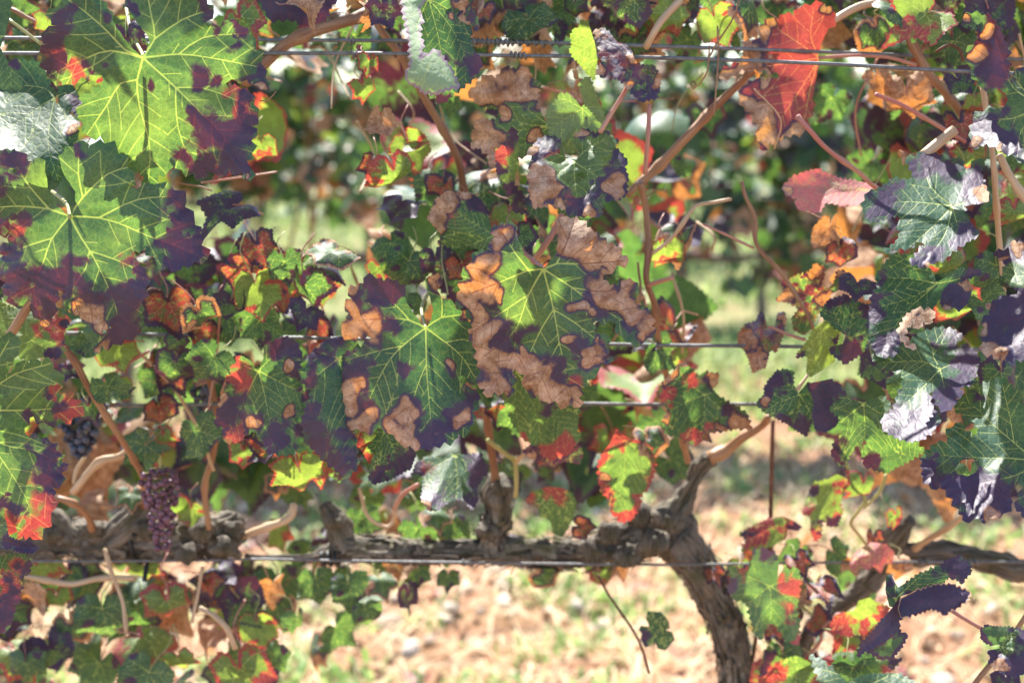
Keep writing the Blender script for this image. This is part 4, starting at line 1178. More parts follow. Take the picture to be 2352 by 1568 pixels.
hero(vine, 4, (1390, 285), [(1372, 272), (1310, 250), (1260, 190), (1220, 90), (1200, 30), (1195, -20), (1130, -25), (1080, -12), (1035, 10), (1055, 60), (1060, 110), (1010, 120), (1000, 160), (940, 165), (895, 190), (900, 230), (870, 260), (830, 300), (820, 330), (840, 360), (800, 400), (820, 430), (790, 490), (780, 530), (850, 545), (900, 560), (850, 600), (870, 630), (940, 620), (970, 560), (1020, 500), (1062, 520), (1060, 570), (1010, 610), (940, 630), (885, 650), (900, 690), (880, 740), (905, 790), (900, 820), (930, 850), (940, 920), (960, 990), (950, 1110), (990, 1110), (1000, 1170), (1050, 1130), (1120, 1130), (1190, 1155), (1165, 1100), (1180, 1000), (1200, 960), (1215, 900), (1210, 800), (1270, 720), (1290, 732), (1270, 800), (1230, 880), (1215, 930), (1230, 1010), (1260, 1010), (1280, 1130), (1340, 1175), (1355, 1140), (1410, 1200), (1470, 1190), (1490, 1220), (1550, 1235), (1580, 1200), (1640, 1240), (1645, 1110), (1690, 1050), (1780, 970), (1790, 935), (1870, 920), (1835, 880), (1845, 860), (1810, 820), (1840, 750), (1780, 735), (1740, 715), (1732, 660), (1760, 640), (1850, 640), (1890, 660), (1930, 750), (1990, 790), (2080, 795), (2110, 760), (2165, 720), (2135, 680), (2130, 600), (2050, 570), (2020, 520), (2000, 470), (2045, 410), (2010, 370), (1960, 360), (1900, 395), (1850, 400), (1800, 360), (1800, 320), (1900, 260), (1980, 230), (1930, 190), (1890, 130), (1830, 110), (1780, 70), (1740, 30), (1690, 0), (1640, -50), (1580, -60), (1517, -72), (1480, -20), (1490, 100), (1480, 180), (1420, 250), (1402, 276)],
     d=0.955, tx=0.06, ty=-0.12, dome=0.03, rip=0.0055, res=3.4, curl=0.004,
     veins=[[(1390, 285), (1290, 295), (1130, 360), (900, 450)], [(1290, 295), (1200, 180), (1090, 10)], [(1390, 285), (1290, 460), (1210, 680), (1110, 790), (960, 900)], [(1290, 460), (1110, 580), (900, 720)], [(1210, 680), (1170, 900), (1010, 1120)], [(1390, 285), (1460, 565), (1500, 790), (1540, 980), (1570, 1220)], [(1460, 565), (1380, 690), (1300, 860)], [(1460, 565), (1600, 650), (1790, 800)], [(1500, 790), (1440, 900), (1330, 1140)], [(1540, 980), (1650, 960), (1840, 900)], [(1390, 285), (1590, 415), (1730, 520), (1900, 620), (2130, 740)], [(1590, 415), (1800, 440), (2010, 400)], [(1390, 285), (1480, 250), (1640, 250), (1950, 230)], [(1480, 250), (1540, 130), (1600, -30)]],
     B=[(1120, 50, 150), (1020, 190, 150), (900, 310, 130), (870, 430, 140), (990, 450, 125), (1090, 440, 70), (900, 570, 90), (990, 680, 110), (950, 780, 110), (980, 900, 120), (1090, 880, 95), (1050, 1000, 150), (1100, 1100, 110), (1000, 1080, 110), (1250, 830, 70), (1290, 960, 120), (1370, 1030, 95), (1350, 1120, 110), (1480, 1170, 110), (1600, 1190, 90), (1700, 980, 100), (1760, 870, 130), (1580, 790, 55), (1770, 790, 90), (1650, 570, 75), (1715, 620, 65), (1820, 450, 130), (1920, 480, 140), (1950, 410, 90), (1980, 560, 120), (2080, 680, 130), (2050, 750, 90), (1600, 40, 190), (1760, 150, 170), (1860, 230, 140), (1720, 260, 90), (1780, 350, 90)],
     P=[(1080, 720, 120), (1050, 830, 110), (1140, 850, 90), (1150, 940, 70), (1700, 200, 70), (1720, 520, 110), (1800, 600, 120), (1950, 620, 130), (1640, 790, 90), (1710, 600, 110), (1420, 980, 90), (1640, 990, 110), (1500, 1080, 80), (1290, 900, 70), (990, 380, 60), (1250, 760, 70)], RR=[(1620, 1080, 100), (1100, 1070, 60), (1800, 830, 60)], Y=[(1130, 60, 100), (1060, 380, 160), (1130, 640, 200), (1310, 540, 130)],  # yellow spots stand in for sun glowing through the left half
     base={'Y': 0.12}, label='green leaf with broad burnt brown margins, right one of the two in the centre', stalk=[(1247, 617, 0.965), (1230, 602, 0.985), (1200, 570, 1.03), (1224, 540, 1.05)], stalk_mat=M_PET_PINK)

hero(vine, 1, (1600, 1115), [(1590, 1100), (1540, 1080), (1530, 1040), (1510, 980), (1490, 950), (1430, 940), (1380, 950), (1340, 980), (1320, 1010), (1280, 1040), (1330, 1110), (1290, 1140), (1300, 1180), (1280, 1240), (1300, 1280), (1290, 1340), (1320, 1430), (1390, 1425), (1460, 1390), (1450, 1420), (1540, 1440), (1560, 1480), (1640, 1490), (1700, 1480), (1740, 1495), (1790, 1480), (1800, 1400), (1760, 1370), (1840, 1390), (1870, 1370), (1900, 1380), (1960, 1340), (1960, 1300), (1975, 1220), (1950, 1150), (1970, 1110), (1920, 1050), (1870, 1030), (1910, 970), (1850, 930), (1830, 900), (1750, 920), (1680, 890), (1640, 910), (1605, 950), (1610, 1010), (1640, 1050), (1620, 1100)],
     d=0.98, tx=0.35, ty=0.30, dome=0.05, rip=0.005, res=3.4, base={'P': 0.62, 'Y': 0.3}, G=[(1600, 1150, 90), (1570, 1060, 70), (1740, 1050, 100), (1800, 990, 70), (1650, 1230, 70), (1700, 1100, 60), (1500, 1120, 60)], B=[(1400, 1290, 130), (1340, 1340, 100), (1310, 1200, 70), (1710, 1450, 80), (1890, 1290, 100), (1640, 920, 55), (1300, 1060, 40), (1500, 1430, 60)], RR=[(1450, 1060, 60), (1600, 1380, 80)], axis=-90,
     veins=[[(1600, 1115), (1610, 1280), (1640, 1490)], [(1600, 1115), (1780, 1230), (1920, 1340)], [(1600, 1115), (1480, 1210), (1330, 1400)], [(1600, 1115), (1700, 1020), (1850, 940)], [(1600, 1115), (1480, 1060), (1330, 1010)]], label='purple blotched leaf hanging above the brown edged leaf in the centre')

hero(vine2, 2, (1855, 1420), [(1850, 1400), (1840, 1330), (1860, 1280), (1930, 1240), (1945, 1180), (1920, 1100), (1880, 1090), (1800, 1110), (1760, 1070), (1690, 1060), (1660, 1040), (1600, 1080), (1540, 1080), (1560, 1140), (1590, 1230), (1500, 1240), (1440, 1230), (1370, 1290), (1280, 1320), (1250, 1380), (1240, 1440), (1265, 1520), (1320, 1525), (1400, 1500), (1480, 1485), (1510, 1510), (1480, 1540), (1500, 1600), (1460, 1680), (1380, 1732), (1500, 1707), (1560, 1707), (1650, 1637), (1667, 1690), (1620, 1737), (1560, 1807), (1650, 1842), (1750, 1797), (1820, 1767), (1890, 1697), (1950, 1667), (2030, 1627), (2010, 1567), (1960, 1500), (1930, 1470), (1965, 1440), (1930, 1420), (1990, 1410), (2060, 1400), (2105, 1350), (2080, 1270), (2050, 1190), (2075, 1110), (2020, 1100), (1980, 1150), (1930, 1250), (1900, 1350), (1870, 1400)],
     d=0.985, tx=0.15, ty=1.4, dome=0.02, rip=0.006, res=3.6, P=[(1690, 1090, 120), (1600, 1120, 70), (1850, 1140, 110), (1400, 1380, 110), (1290, 1450, 130), (1450, 1300, 80), (1990, 1300, 130), (2040, 1250, 110), (1940, 1640, 130), (1700, 1790, 120), (1620, 1780, 90), (1420, 1480, 60)], B=[(2075, 1330, 50), (1700, 1830, 35)], base={'Y': 0.0},
     veins=[[(1855, 1420), (1700, 1400), (1500, 1390), (1260, 1430)], [(1855, 1420), (1700, 1280), (1650, 1070)], [(1855, 1420), (1720, 1560), (1560, 1700)], [(1855, 1420), (1800, 1620), (1640, 1830)], [(1855, 1420), (1990, 1370), (2080, 1230)], [(1855, 1420), (1900, 1560), (2010, 1610)]], axis=-130, label='sunlit green leaf with purple lobes beside the folded pink leaf')

hero(vine2, 5, (1750, 385), [(1740, 370), (1720, 300), (1640, 230), (1560, 190), (1450, 180), (1390, 250), (1330, 330), (1340, 420), (1300, 470), (1280, 600), (1270, 700), (1290, 780), (1320, 850), (1370, 895), (1470, 870), (1500, 790), (1540, 700), (1620, 620), (1720, 560), (1760, 500), (1860, 440), (1960, 350), (2060, 310), (2000, 285), (1900, 285), (1830, 330), (1765, 370)],
     d=1.01, tx=0.2, ty=0.25, dome=0.03, rip=0.005, res=4, P=[(1380, 840, 130), (1310, 590, 70), (1300, 470, 70), (2010, 310, 100), (1450, 850, 80), (1330, 360, 60)], base={'Y': 0.0}, veins=[[(1750, 385), (1560, 350), (1350, 350)], [(1750, 385), (1550, 490), (1290, 560)], [(1750, 385), (1500, 620), (1380, 880)], [(1750, 385), (1880, 360), (2040, 305)], [(1750, 385), (1700, 290), (1460, 190)]], axis=-150,
     extra=[dict(outline=[(1520, 790), (1490, 740), (1495, 680), (1530, 610), (1600, 562), (1720, 570), (1737, 600), (1700, 665), (1650, 640), (1620, 700), (1580, 640), (1540, 690), (1520, 740), (1560, 800), (1610, 830), (1560, 830)], dd=-0.02, tx=0.3, ty=0.8, base={'P': 0.4, 'B': 0.35}, edges={'B': 0.05}, keep=False, curl=0.004)],
     label='dark green leaf with a rolled brown edge, under the sunlit purple lobed leaf')
hero(vine2, 5, (1880, 470), [(1830, 390), (1900, 380), (1960, 350), (1995, 420), (1960, 520), (1900, 580), (1870, 550), (1800, 570), (1770, 520), (1785, 450)], d=0.97, tx=0.4, ty=0.7, dome=0.05, res=4, base={'P': 0.75}, B=[(1960, 400, 60), (1820, 560, 40)], axis=-100)

hero(vine2, 5, (1770, 975), [(1755, 960), (1790, 870), (1850, 840), (1940, 800), (2010, 850), (2050, 920), (2010, 950), (2020, 1000), (1990, 1080), (1900, 1100), (1920, 1160), (1880, 1170), (1860, 1230), (1820, 1260), (1760, 1230), (1740, 1190), (1720, 1130), (1690, 1140), (1700, 1200), (1760, 1300), (1775, 1340), (1720, 1400), (1640, 1460), (1560, 1470), (1480, 1450), (1410, 1410), (1370, 1360), (1380, 1300), (1450, 1250), (1480, 1150), (1530, 1050), (1500, 990), (1430, 980), (1360, 960), (1300, 900), (1350, 890), (1420, 830), (1560, 780), (1650, 720), (1760, 690), (1860, 700), (1925, 750), (1860, 830), (1800, 890), (1775, 955)],
     d=0.975, tx=-0.05, ty=1.4, dome=0.035, rip=0.006, res=3.6, P=[(1970, 950, 150), (1920, 1060, 110), (1850, 1170, 140), (1430, 1350, 130), (1560, 1410, 170), (1700, 1370, 120), (1690, 1250, 100), (1860, 740, 120), (1640, 1300, 60)], RR=[(1380, 1370, 40)], base={'Y': 0.0}, veins=[[(1770, 975), (1640, 1110), (1450, 1290), (1400, 1400)], [(1770, 975), (1640, 920), (1380, 930)], [(1770, 975), (1880, 930), (2040, 920)], [(1770, 975), (1720, 850), (1800, 700)], [(1770, 975), (1800, 1100), (1840, 1250)], [(1640, 1110), (1640, 1280), (1600, 1460)]], axis=-120, label='leaf with sunlit green centre and puckered purple lobes, beside the right border leaves')

hero(vine2, 5, (2420, 1600), [(2400, 1580), (2150, 1050), (2190, 1030), (2240, 1070), (2320, 1150), (2300, 1200), (2360, 1240), (2420, 1300), (2520, 1400), (2540, 1700), (2480, 2000), (2345, 1997), (2330, 1957), (2288, 1927), (2310, 1867), (2345, 1787), (2300, 1747), (2250, 1807), (2260, 1907), (2210, 1967), (2150, 1997), (2085, 1972), (2072, 2040), (2060, 1967), (2000, 2007), (1945, 2027), (1900, 1937), (1860, 1867), (1810, 1807), (1770, 1757), (1745, 1807), (1690, 1767), (1650, 1717), (1645, 1617), (1660, 1560), (1740, 1490), (1820, 1480), (1850, 1440), (1810, 1430), (1860, 1370), (1910, 1340), (1940, 1400), (1990, 1450), (2030, 1430), (2040, 1380), (1960, 1320), (1870, 1250), (1900, 1180), (1990, 1110), (2100, 1070)][1:],
     d=0.93, tx=-0.1, ty=0.85, dome=0.0, rip=0.006, res=3.4, sx=3.0, holes=[(1950, 1652, 55), (1985, 1640, 48), (1915, 1665, 40)], P=[(2060, 1140, 70), (1700, 1690, 130), (1790, 1740, 130), (1870, 1690, 60), (1900, 1760, 150), (1980, 1850, 170), (2060, 1930, 140), (2200, 1880, 150), (2230, 1820, 90), (1960, 1960, 120), (2340, 1960, 90), (2000, 1690, 50)], B=[(2110, 1960, 70), (1950, 2010, 40)], RR=[(2140, 1990, 50)], base={'Y': 0.0},
     veins=[[(2420, 1600), (2280, 1480), (2130, 1350), (1990, 1220), (1890, 1200)], [(2280, 1480), (2250, 1300), (2200, 1080)], [(2420, 1600), (2200, 1585), (2010, 1582), (1700, 1560)], [(2420, 1650), (2250, 1717), (2080, 1747), (1960, 1807), (1880, 1880)], [(2080, 1747), (2080, 1850), (2060, 1960)], [(2420, 1650), (2400, 1800), (2340, 1980)]], axis=180, label='large crinkled sunlit leaf with a hole and purple lower rim, on the right border')

hero(vine2, 5, (2420, 560), [(2270, 85), (2300, 110), (2352, 95), (2460, 150), (2520, 400), (2500, 800), (2352, 905), (2250, 920), (2210, 890), (2170, 905), (2130, 870), (2060, 860), (2060, 800), (2090, 770), (2050, 720), (2080, 690), (2060, 640), (2110, 600), (2120, 560), (2080, 540), (2160, 500), (2230, 470), (2300, 460), (2310, 430), (2240, 390), (2200, 310), (2240, 260), (2200, 230), (2135, 180), (2210, 160), (2280, 150)],
     d=0.93, tx=-0.35, ty=1.05, dome=0.02, rip=0.006, res=3.4, base={'P': 0.78}, G=[(2270, 320, 100)], B=[(2090, 820, 85), (2150, 870, 60), (2090, 560, 45), (2080, 680, 50), (2220, 870, 50), (2300, 150, 80), (2180, 190, 50)], veins=[[(2420, 560), (2300, 630), (2160, 640), (2070, 640)], [(2420, 560), (2300, 740), (2200, 890)], [(2420, 560), (2330, 380), (2230, 230), (2150, 180)], [(2420, 560), (2400, 750), (2352, 900)]], axis=180, label='shiny dark purple leaf with an orange brown rim, on the right border')

hero(vine2, 2, (2420, 700), [(1925, 130), (1990, 95), (2060, 110), (2130, 130), (2190, 220), (2230, 330), (2245, 480), (2262, 560), (2285, 480), (2352, 460), (2460, 500), (2500, 900), (2420, 1150), (2340, 1120), (2290, 1090), (2280, 1050), (2200, 1040), (2150, 1010), (2090, 990), (2040, 1000), (2010, 1030), (1985, 970), (1980, 900), (2000, 850), (1995, 820), (2070, 770), (2150, 750), (2210, 740), (2240, 690), (2225, 650), (2180, 610), (2110, 610), (2060, 610), (2030, 560), (1985, 490), (2040, 455), (1960, 440), (1945, 410), (1960, 380), (1945, 350), (2000, 310), (2050, 290), (2060, 220), (2100, 180), (2060, 150), (1940, 150)],
     d=0.955, tx=-0.3, ty=0.35, dome=0.0, rip=0.006, res=3.6, sx=2.0, P=[(2100, 300, 180), (2180, 450, 150), (2120, 560, 120), (2050, 900, 130), (2140, 850, 120), (2200, 950, 110), (2180, 180, 120), (2250, 1030, 90)], B=[(2000, 400, 90), (1960, 130, 50), (2040, 980, 60), (2080, 200, 45), (2180, 1030, 60)], G=[(2210, 860, 45)], base={'Y': 0.1}, veins=[[(2420, 700), (2270, 600), (2200, 420), (2120, 150)], [(2420, 760), (2250, 820), (2100, 820), (2000, 850)], [(2420, 800), (2330, 900), (2300, 1080)], [(2420, 700), (2300, 560), (2290, 490)]], axis=150, label='curled purple leaf in the upper right corner, brown on its left edge')

hero(vine2, 8, (1460, 990), [(1400, 830), (1440, 840), (1480, 910), (1530, 880), (1620, 820), (1760, 760), (1850, 710), (1910, 690), (1980, 750), (1985, 810), (1940, 850), (1920, 890), (1880, 850), (1830, 840), (1790, 880), (1700, 900), (1560, 950), (1500, 970), (1480, 1050), (1420, 1040), (1395, 930)], d=0.985, tx=0.1, ty=0.9, dome=0.03, res=3.6, base={'Y': 0.0}, P=[(1900, 770, 150), (1840, 740, 90), (1430, 880, 80), (1560, 940, 40), (1930, 840, 80)], axis=30,
     extra=[dict(outline=[(1495, 985), (1600, 930), (1740, 890), (1850, 885), (1960, 930), (1985, 950), (1960, 1000), (1920, 1020), (1890, 1050), (1850, 1060), (1810, 1105), (1770, 1080), (1710, 1060), (1620, 1090), (1540, 1110), (1500, 1120), (1480, 1060)], dd=-0.014, tx=0.1, ty=1.1, dome=0.05, base={'P': 0.8}, keep=False, edges={'B': 0.012}),
            dict(outline=[(1490, 980), (1505, 1100), (1480, 1180), (1400, 1270), (1330, 1310), (1250, 1350), (1210, 1392), (1200, 1360), (1230, 1290), (1300, 1220), (1380, 1120), (1440, 1050)], dd=-0.01, tx=0.5, ty=0.5, dome=0.04, base={'P': 0.85}, keep=False, edges={}),
            dict(outline=[(1260, 1345), (1330, 1305), (1420, 1240), (1485, 1160), (1500, 1220), (1550, 1240), (1500, 1330), (1440, 1400), (1360, 1402)], dd=0.004, tx=0.1, ty=0.2, dome=0.02, base={'P': 0.45}, keep=False, edges={'P': 0.05})],
     label='purple leaf rolled into tubes, low on the right over the bare soil')
hero(vine2, 8, (2195, 1315), [(2180, 1300), (2130, 1310), (2080, 1290), (2050, 1260), (2048, 1200), (2090, 1165), (2150, 1180), (2230, 1180), (2310, 1190), (2420, 1250), (2420, 1500), (2320, 1510), (2290, 1530), (2220, 1510), (2150, 1470), (2100, 1420), (2120, 1390), (2095, 1360), (2110, 1340), (2180, 1330)], d=0.98, tx=-0.1, ty=0.5, dome=0.05, res=3.6, base={'P': 0.7}, G=[(2200, 1250, 90), (2250, 1300, 80)], B=[(2200, 1440, 60), (2140, 1470, 40)], axis=-60, label='small purple leaf in the lower right corner')

hero(vine2, 2, (940, 400), [(930, 385), (950, 300), (1000, 200), (1045, 130), (1040, 80), (980, 50), (960, 20), (880, 40), (800, 60), (760, 110), (700, 100), (660, 140), (600, 130), (560, 170), (540, 170), (530, 260), (470, 330), (430, 390), (390, 430), (260, 500), (250, 545), (330, 530), (430, 490), (560, 480), (640, 495), (740, 530), (640, 545), (560, 560), (480, 560), (410, 590), (390, 680), (420, 740), (470, 800), (520, 870), (510, 950), (550, 1040), (640, 960), (760, 920), (830, 910), (850, 820), (890, 760), (890, 680), (905, 600), (922, 500), (935, 430)],
     d=1.10, tx=-0.25, ty=-0.1, dome=0.01, rip=0.006, res=4, base={'R': 0.9, 'Y': 0.05}, B=[(450, 430, 120), (540, 220, 75), (340, 510, 120), (430, 660, 90), (500, 800, 110), (590, 930, 130), (720, 930, 95), (620, 130, 60), (800, 880, 60), (990, 70, 50), (560, 540, 60)], Y=[(720, 470, 90), (890, 560, 70)], veins=[[(940, 400), (800, 300), (620, 180)], [(940, 400), (880, 250), (900, 60)], [(940, 400), (700, 440), (420, 480)], [(940, 400), (820, 600), (620, 900)], [(940, 400), (880, 600), (830, 860)]], axis=-150, tint=(0.85, 1, 1), label='bright red leaf with brown margins behind the upper wires', stalk=[(1885, 133, 1.10, 0.0014), (1960, 128, 1.10, 0.0014), (2040, 132, 1.10, 0.0014), (2105, 150, 1.10, 0.0016)], stalk_mat=M_PET_PINK)

hero(vine2, 2, (1290, 1310), [(690, 1280), (750, 1220), (830, 1190), (900, 1170), (930, 1165), (1000, 1200), (1100, 1235), (1200, 1250), (1290, 1260), (1310, 1300), (1290, 1390), (1200, 1410), (1100, 1420), (1030, 1400), (990, 1380), (960, 1430), (920, 1465), (860, 1450), (820, 1450), (780, 1420), (790, 1370), (740, 1350), (700, 1320)], d=1.11, tx=-0.1, ty=0.8, dome=0.03, res=4.5, base={'R': 0.7}, pale=0.9, Y=[(720, 1280, 60)], B=[(710, 1300, 50)], axis=180, veins=[[(1290, 1310), (1050, 1290), (720, 1260)], [(1290, 1310), (1050, 1330), (800, 1430)], [(1290, 1310), (1080, 1260), (920, 1180)]], label='folded pink leaf showing its underside, right of the blurred gap')

hero(vine, 1, (1440, 870), [(1430, 860), (1400, 830), (1360, 740), (1340, 720), (1370, 560), (1330, 570), (1300, 500), (1260, 460), (1200, 480), (1130, 460), (1090, 510), (1060, 540), (1000, 520), (960, 560), (920, 600), (870, 640), (910, 680), (940, 720), (1000, 740), (1080, 750), (1120, 800), (1060, 830), (950, 820), (910, 860), (930, 890), (890, 940), (920, 970), (890, 1020), (960, 1020), (1010, 1060), (1010, 1150), (1060, 1160), (1150, 1100), (1260, 1080), (1350, 960), (1430, 930), (1450, 900)], d=1.04, tx=-0.2, ty=-0.25, dome=0.02, rip=0.005, res=4, base={'Y': 0.25}, B=[(1130, 530, 150), (1250, 530, 140), (960, 640, 140), (1050, 710, 80), (1310, 640, 90), (1130, 780, 60), (950, 880, 115), (960, 970, 115), (1050, 940, 70), (1030, 1060, 100), (1340, 940, 60), (1100, 1110, 70)], veins=[[(1440, 870), (1290, 760), (1130, 600), (1100, 500)], [(1290, 760), (1280, 600), (1250, 470)], [(1440, 870), (1250, 850), (1000, 740), (900, 640)], [(1440, 870), (1300, 890), (1100, 910), (900, 960)], [(1440, 870), (1300, 960), (1050, 1140)]], axis=170, label='green leaf with burnt orange brown lobes below the top wires')

hero(vine, 1, (1660, 750), [(1650, 740), (1620, 700), (1570, 650), (1500, 645), (1490, 680), (1440, 720), (1410, 780), (1420, 860), (1430, 930), (1460, 970), (1500, 960), (1550, 1050), (1600, 1060), (1620, 980), (1700, 900), (1780, 890), (1820, 830), (1800, 760), (1770, 700), (1740, 620), (1720, 560), (1690, 530), (1640, 570), (1650, 640), (1672, 720)], d=1.02, tx=0.15, ty=-0.35, dome=0.01, res=4, pale=0.35, base={'Y': 0.25}, axis=-100, label='plain pale green leaf above the purple blotched leaf', stalk=[(1345, 265, 1.015), (1343, 290, 1.02), (1345, 310, 1.05)])
hero(vine, 1, (1740, 280), [(1735, 270), (1700, 150), (1650, 140), (1640, 190), (1600, 200), (1575, 250), (1590, 310), (1570, 350), (1600, 400), (1640, 440), (1690, 510), (1740, 555), (1752, 500), (1760, 400), (1745, 300)], d=1.02, tx=0.5, ty=-0.3, res=4, base={'Y': 0.6}, axis=-150, label='small yellow green leaf lit from behind beside the upper wires')
hero(vine, 1, (1950, 310), [(1740, 210), (1800, 195), (1850, 230), (1900, 290), (1950, 300), (2000, 350), (2020, 420), (2060, 450), (2150, 450), (2200, 530), (2190, 620), (2170, 680), (2100, 690), (2060, 700), (2010, 650), (1960, 600), (1900, 540), (1840, 550), (1800, 540), (1750, 500), (1800, 420), (1770, 380), (1790, 330), (1750, 280)], d=1.01, tx=-0.2, ty=0.3, dome=0.04, rip=0.006, res=4, base={'P': 0.55}, RR=[(1850, 330, 130), (1900, 420, 100), (1880, 500, 80)], B=[(1760, 220, 60), (1790, 470, 70), (2185, 560, 70), (1950, 600, 50), (2020, 380, 60)], axis=-80, veins=[[(1950, 310), (1850, 400), (1770, 480)], [(1950, 310), (1960, 450), (2040, 680)], [(1950, 310), (1850, 290), (1770, 220)], [(1950, 310), (2060, 500), (2180, 600)]], label='wrinkled purple and red leaf across the upper wires')
hero(vine, 1, (1950, -40), [(1790, -60), (2100, -70), (2120, 30), (2140, 90), (2090, 150), (2050, 200), (2000, 170), (1950, 150), (1880, 110), (1870, 60), (1800, 40)], d=1.0, tx=0.1, ty=-0.2, res=4, base={'P': 0.6}, G=[(1980, 40, 80)], axis=-90)
hero(vine, 1, (1060, 1620), [(590, 1500), (620, 1450), (650, 1370), (700, 1340), (720, 1310), (800, 1320), (880, 1330), (950, 1370), (1000, 1440), (1020, 1520), (1040, 1600), (1060, 1680), (960, 1720), (850, 1690), (780, 1720), (720, 1690), (660, 1680), (690, 1620), (640, 1560)], d=1.05, tx=-0.2, ty=0.1, dome=0.03, res=4.5, base={'Y': 0.15}, B=[(640, 1480, 110), (720, 1390, 90), (680, 1560, 70), (850, 1340, 60), (660, 1680, 60)], P=[(900, 1360, 90), (950, 1420, 60)], RR=[(720, 1480, 70)], axis=150, label='green leaf with a fiery orange edge above the centre pair')
hero(vine, 1, (1220, 1120), [(1150, 900), (1200, 890), (1220, 960), (1210, 1060), (1225, 1120), (1200, 1200), (1190, 1280), (1250, 1340), (1260, 1440), (1300, 1480), (1190, 1460), (1160, 1390), (1120, 1270), (1070, 1190), (1060, 1060), (1090, 1020), (1140, 1010), (1160, 960)], d=1.0, tx=0.8, ty=0.1, res=4, base={'Y': 0.5}, P=[(1090, 1180, 60), (1180, 920, 90), (1160, 1330, 110), (1210, 1420, 120)], RR=[(1080, 1080, 60), (1130, 1020, 50)], axis=-110, label='narrow edge on leaf, purple and yellow green, left of the purple blotched leaf')

hero(vine, 3, (1780, 985), [(1760, 970), (1740, 930), (1700, 900), (1660, 880), (1620, 890), (1630, 930), (1580, 960), (1590, 1010), (1545, 1050), (1590, 1080), (1640, 1120), (1600, 1160), (1540, 1140), (1520, 1200), (1490, 1270), (1500, 1310), (1480, 1360), (1560, 1380), (1530, 1420), (1560, 1480), (1640, 1470), (1680, 1440), (1720, 1380), (1800, 1440), (1830, 1540), (1950, 1567), (2080, 1530), (2160, 1540), (2100, 1430), (2080, 1330), (2100, 1280), (2150, 1180), (2160, 1100), (2140, 1050), (2080, 1010), (2060, 980), (2080, 900), (2060, 830), (2030, 780), (1960, 750), (1930, 770), (1820, 800), (1815, 900), (1790, 965)], d=1.06, tx=0.1, ty=0.05, dome=0.02, rip=0.005, res=4, base={'Y': 0.05}, P=[(1910, 780, 110), (2050, 830, 100), (2060, 990, 90), (1560, 1260, 140), (1520, 1330, 90), (1760, 1350, 110), (1900, 1420, 130), (2110, 1380, 120), (2130, 1150, 70), (1580, 1100, 60)], B=[(1990, 980, 45), (1740, 1340, 70), (1520, 1190, 70), (2000, 1260, 50)], RR=[(1640, 1050, 90), (1600, 1400, 90), (1640, 920, 60)], Y=[(1660, 1040, 110)], veins=[[(1780, 985), (1820, 1140), (1850, 1300), (1900, 1550)], [(1780, 985), (1690, 1170), (1560, 1450)], [(1780, 985), (1960, 1080), (2140, 1160)], [(1780, 985), (1900, 870), (2030, 800)], [(1780, 985), (1700, 960), (1640, 900)]], label='green leaf with a red and yellow left edge, left of the centre pair')
hero(vine, 3, (2330, 900), [(2100, 960), (2120, 920), (2140, 860), (2200, 800), (2280, 760), (2352, 750), (2440, 760), (2500, 850), (2450, 1000), (2420, 1150), (2440, 1300), (2450, 1500), (2460, 1650), (2400, 1720), (2340, 1690), (2250, 1610), (2200, 1567), (2130, 1500), (2100, 1430), (2080, 1330), (2110, 1230), (2150, 1120), (2100, 1080), (2070, 1040)], d=1.03, tx=-0.05, ty=0.15, dome=0.02, res=4, base={'Y': 0.0}, P=[(2180, 850, 140), (2280, 780, 120), (2120, 1000, 90), (2120, 1320, 110), (2180, 1480, 130), (2330, 1650, 130), (2400, 1400, 90), (2110, 1180, 60)], B=[(2220, 800, 40)], axis=-85, label='bluish green leaf with purple edge, partly hidden by the left centre leaf')
hero(vine, 7, (300, -160), [(90, -170), (200, -180), (350, -170), (480, -110), (510, 0), (480, 90), (400, 130), (330, 170), (220, 200), (185, 160), (200, 80), (230, 0), (180, -60), (110, -60)], d=1.08, tx=0.1, ty=0.1, res=4.5, base={'Y': 0.0}, P=[(420, 60, 120), (480, 0, 90), (250, 160, 80)], RR=[(110, -100, 80)], axis=-70)
hero(vine, 7, (150, -180), [(100, -190), (160, -185), (240, -170), (250, -60), (220, 0), (190, 60), (150, -20), (110, -60), (90, -120)], d=1.07, tx=0.3, ty=-0.3, res=4.5, base={'Y': 0.5}, RR=[(110, -90, 70), (190, 30, 50)], axis=-90)

hero(vine2, 5, (1140, 760), [(1120, 740), (1060, 700), (980, 640), (945, 600), (970, 540), (1000, 500), (1060, 480), (1120, 460), (1180, 500), (1230, 520), (1280, 530), (1290, 640), (1270, 760), (1240, 860), (1180, 900), (1120, 940), (1060, 900), (1010, 860), (1020, 820), (1100, 800)], d=1.06, tx=0.2, ty=0.0, dome=0.03, res=4.5, base={'Y': 0.0}, P=[(1000, 520, 80), (1100, 470, 90), (1120, 870, 120), (1040, 830, 60), (1270, 560, 60)], axis=70, label='dark green leaf with purple teeth beside the yellow folded leaf')
hero(vine2, 5, (805, 1150), [(795, 1140), (760, 1080), (760, 990), (700, 975), (640, 990), (590, 1050), (560, 1100), (560, 1150), (520, 1190), (510, 1220), (560, 1270), (620, 1300), (700, 1340), (760, 1380), (850, 1440), (870, 1380), (900, 1310), (930, 1240), (900, 1160), (900, 1080), (860, 1060), (830, 1100)], d=1.10, tx=0.1, ty=0.1, dome=0.03, res=4.5, base={'Y': 0.0}, P=[(650, 1020, 110), (580, 1130, 60), (820, 1400, 120), (700, 1340, 80), (890, 1100, 50)], B=[(560, 1200, 45)], axis=-110, label='small green leaf with purple corner above the bent cane')
hero(vine2, 5, (930, 1060), [(870, 1070), (930, 1060), (1020, 1040), (1080, 1100), (1100, 1200), (1090, 1300), (1050, 1370), (980, 1410), (910, 1390), (890, 1290), (900, 1200), (880, 1140)], d=1.08, tx=-0.2, ty=0.2, dome=0.04, res=4.5, base={'P': 0.8}, axis=-70)
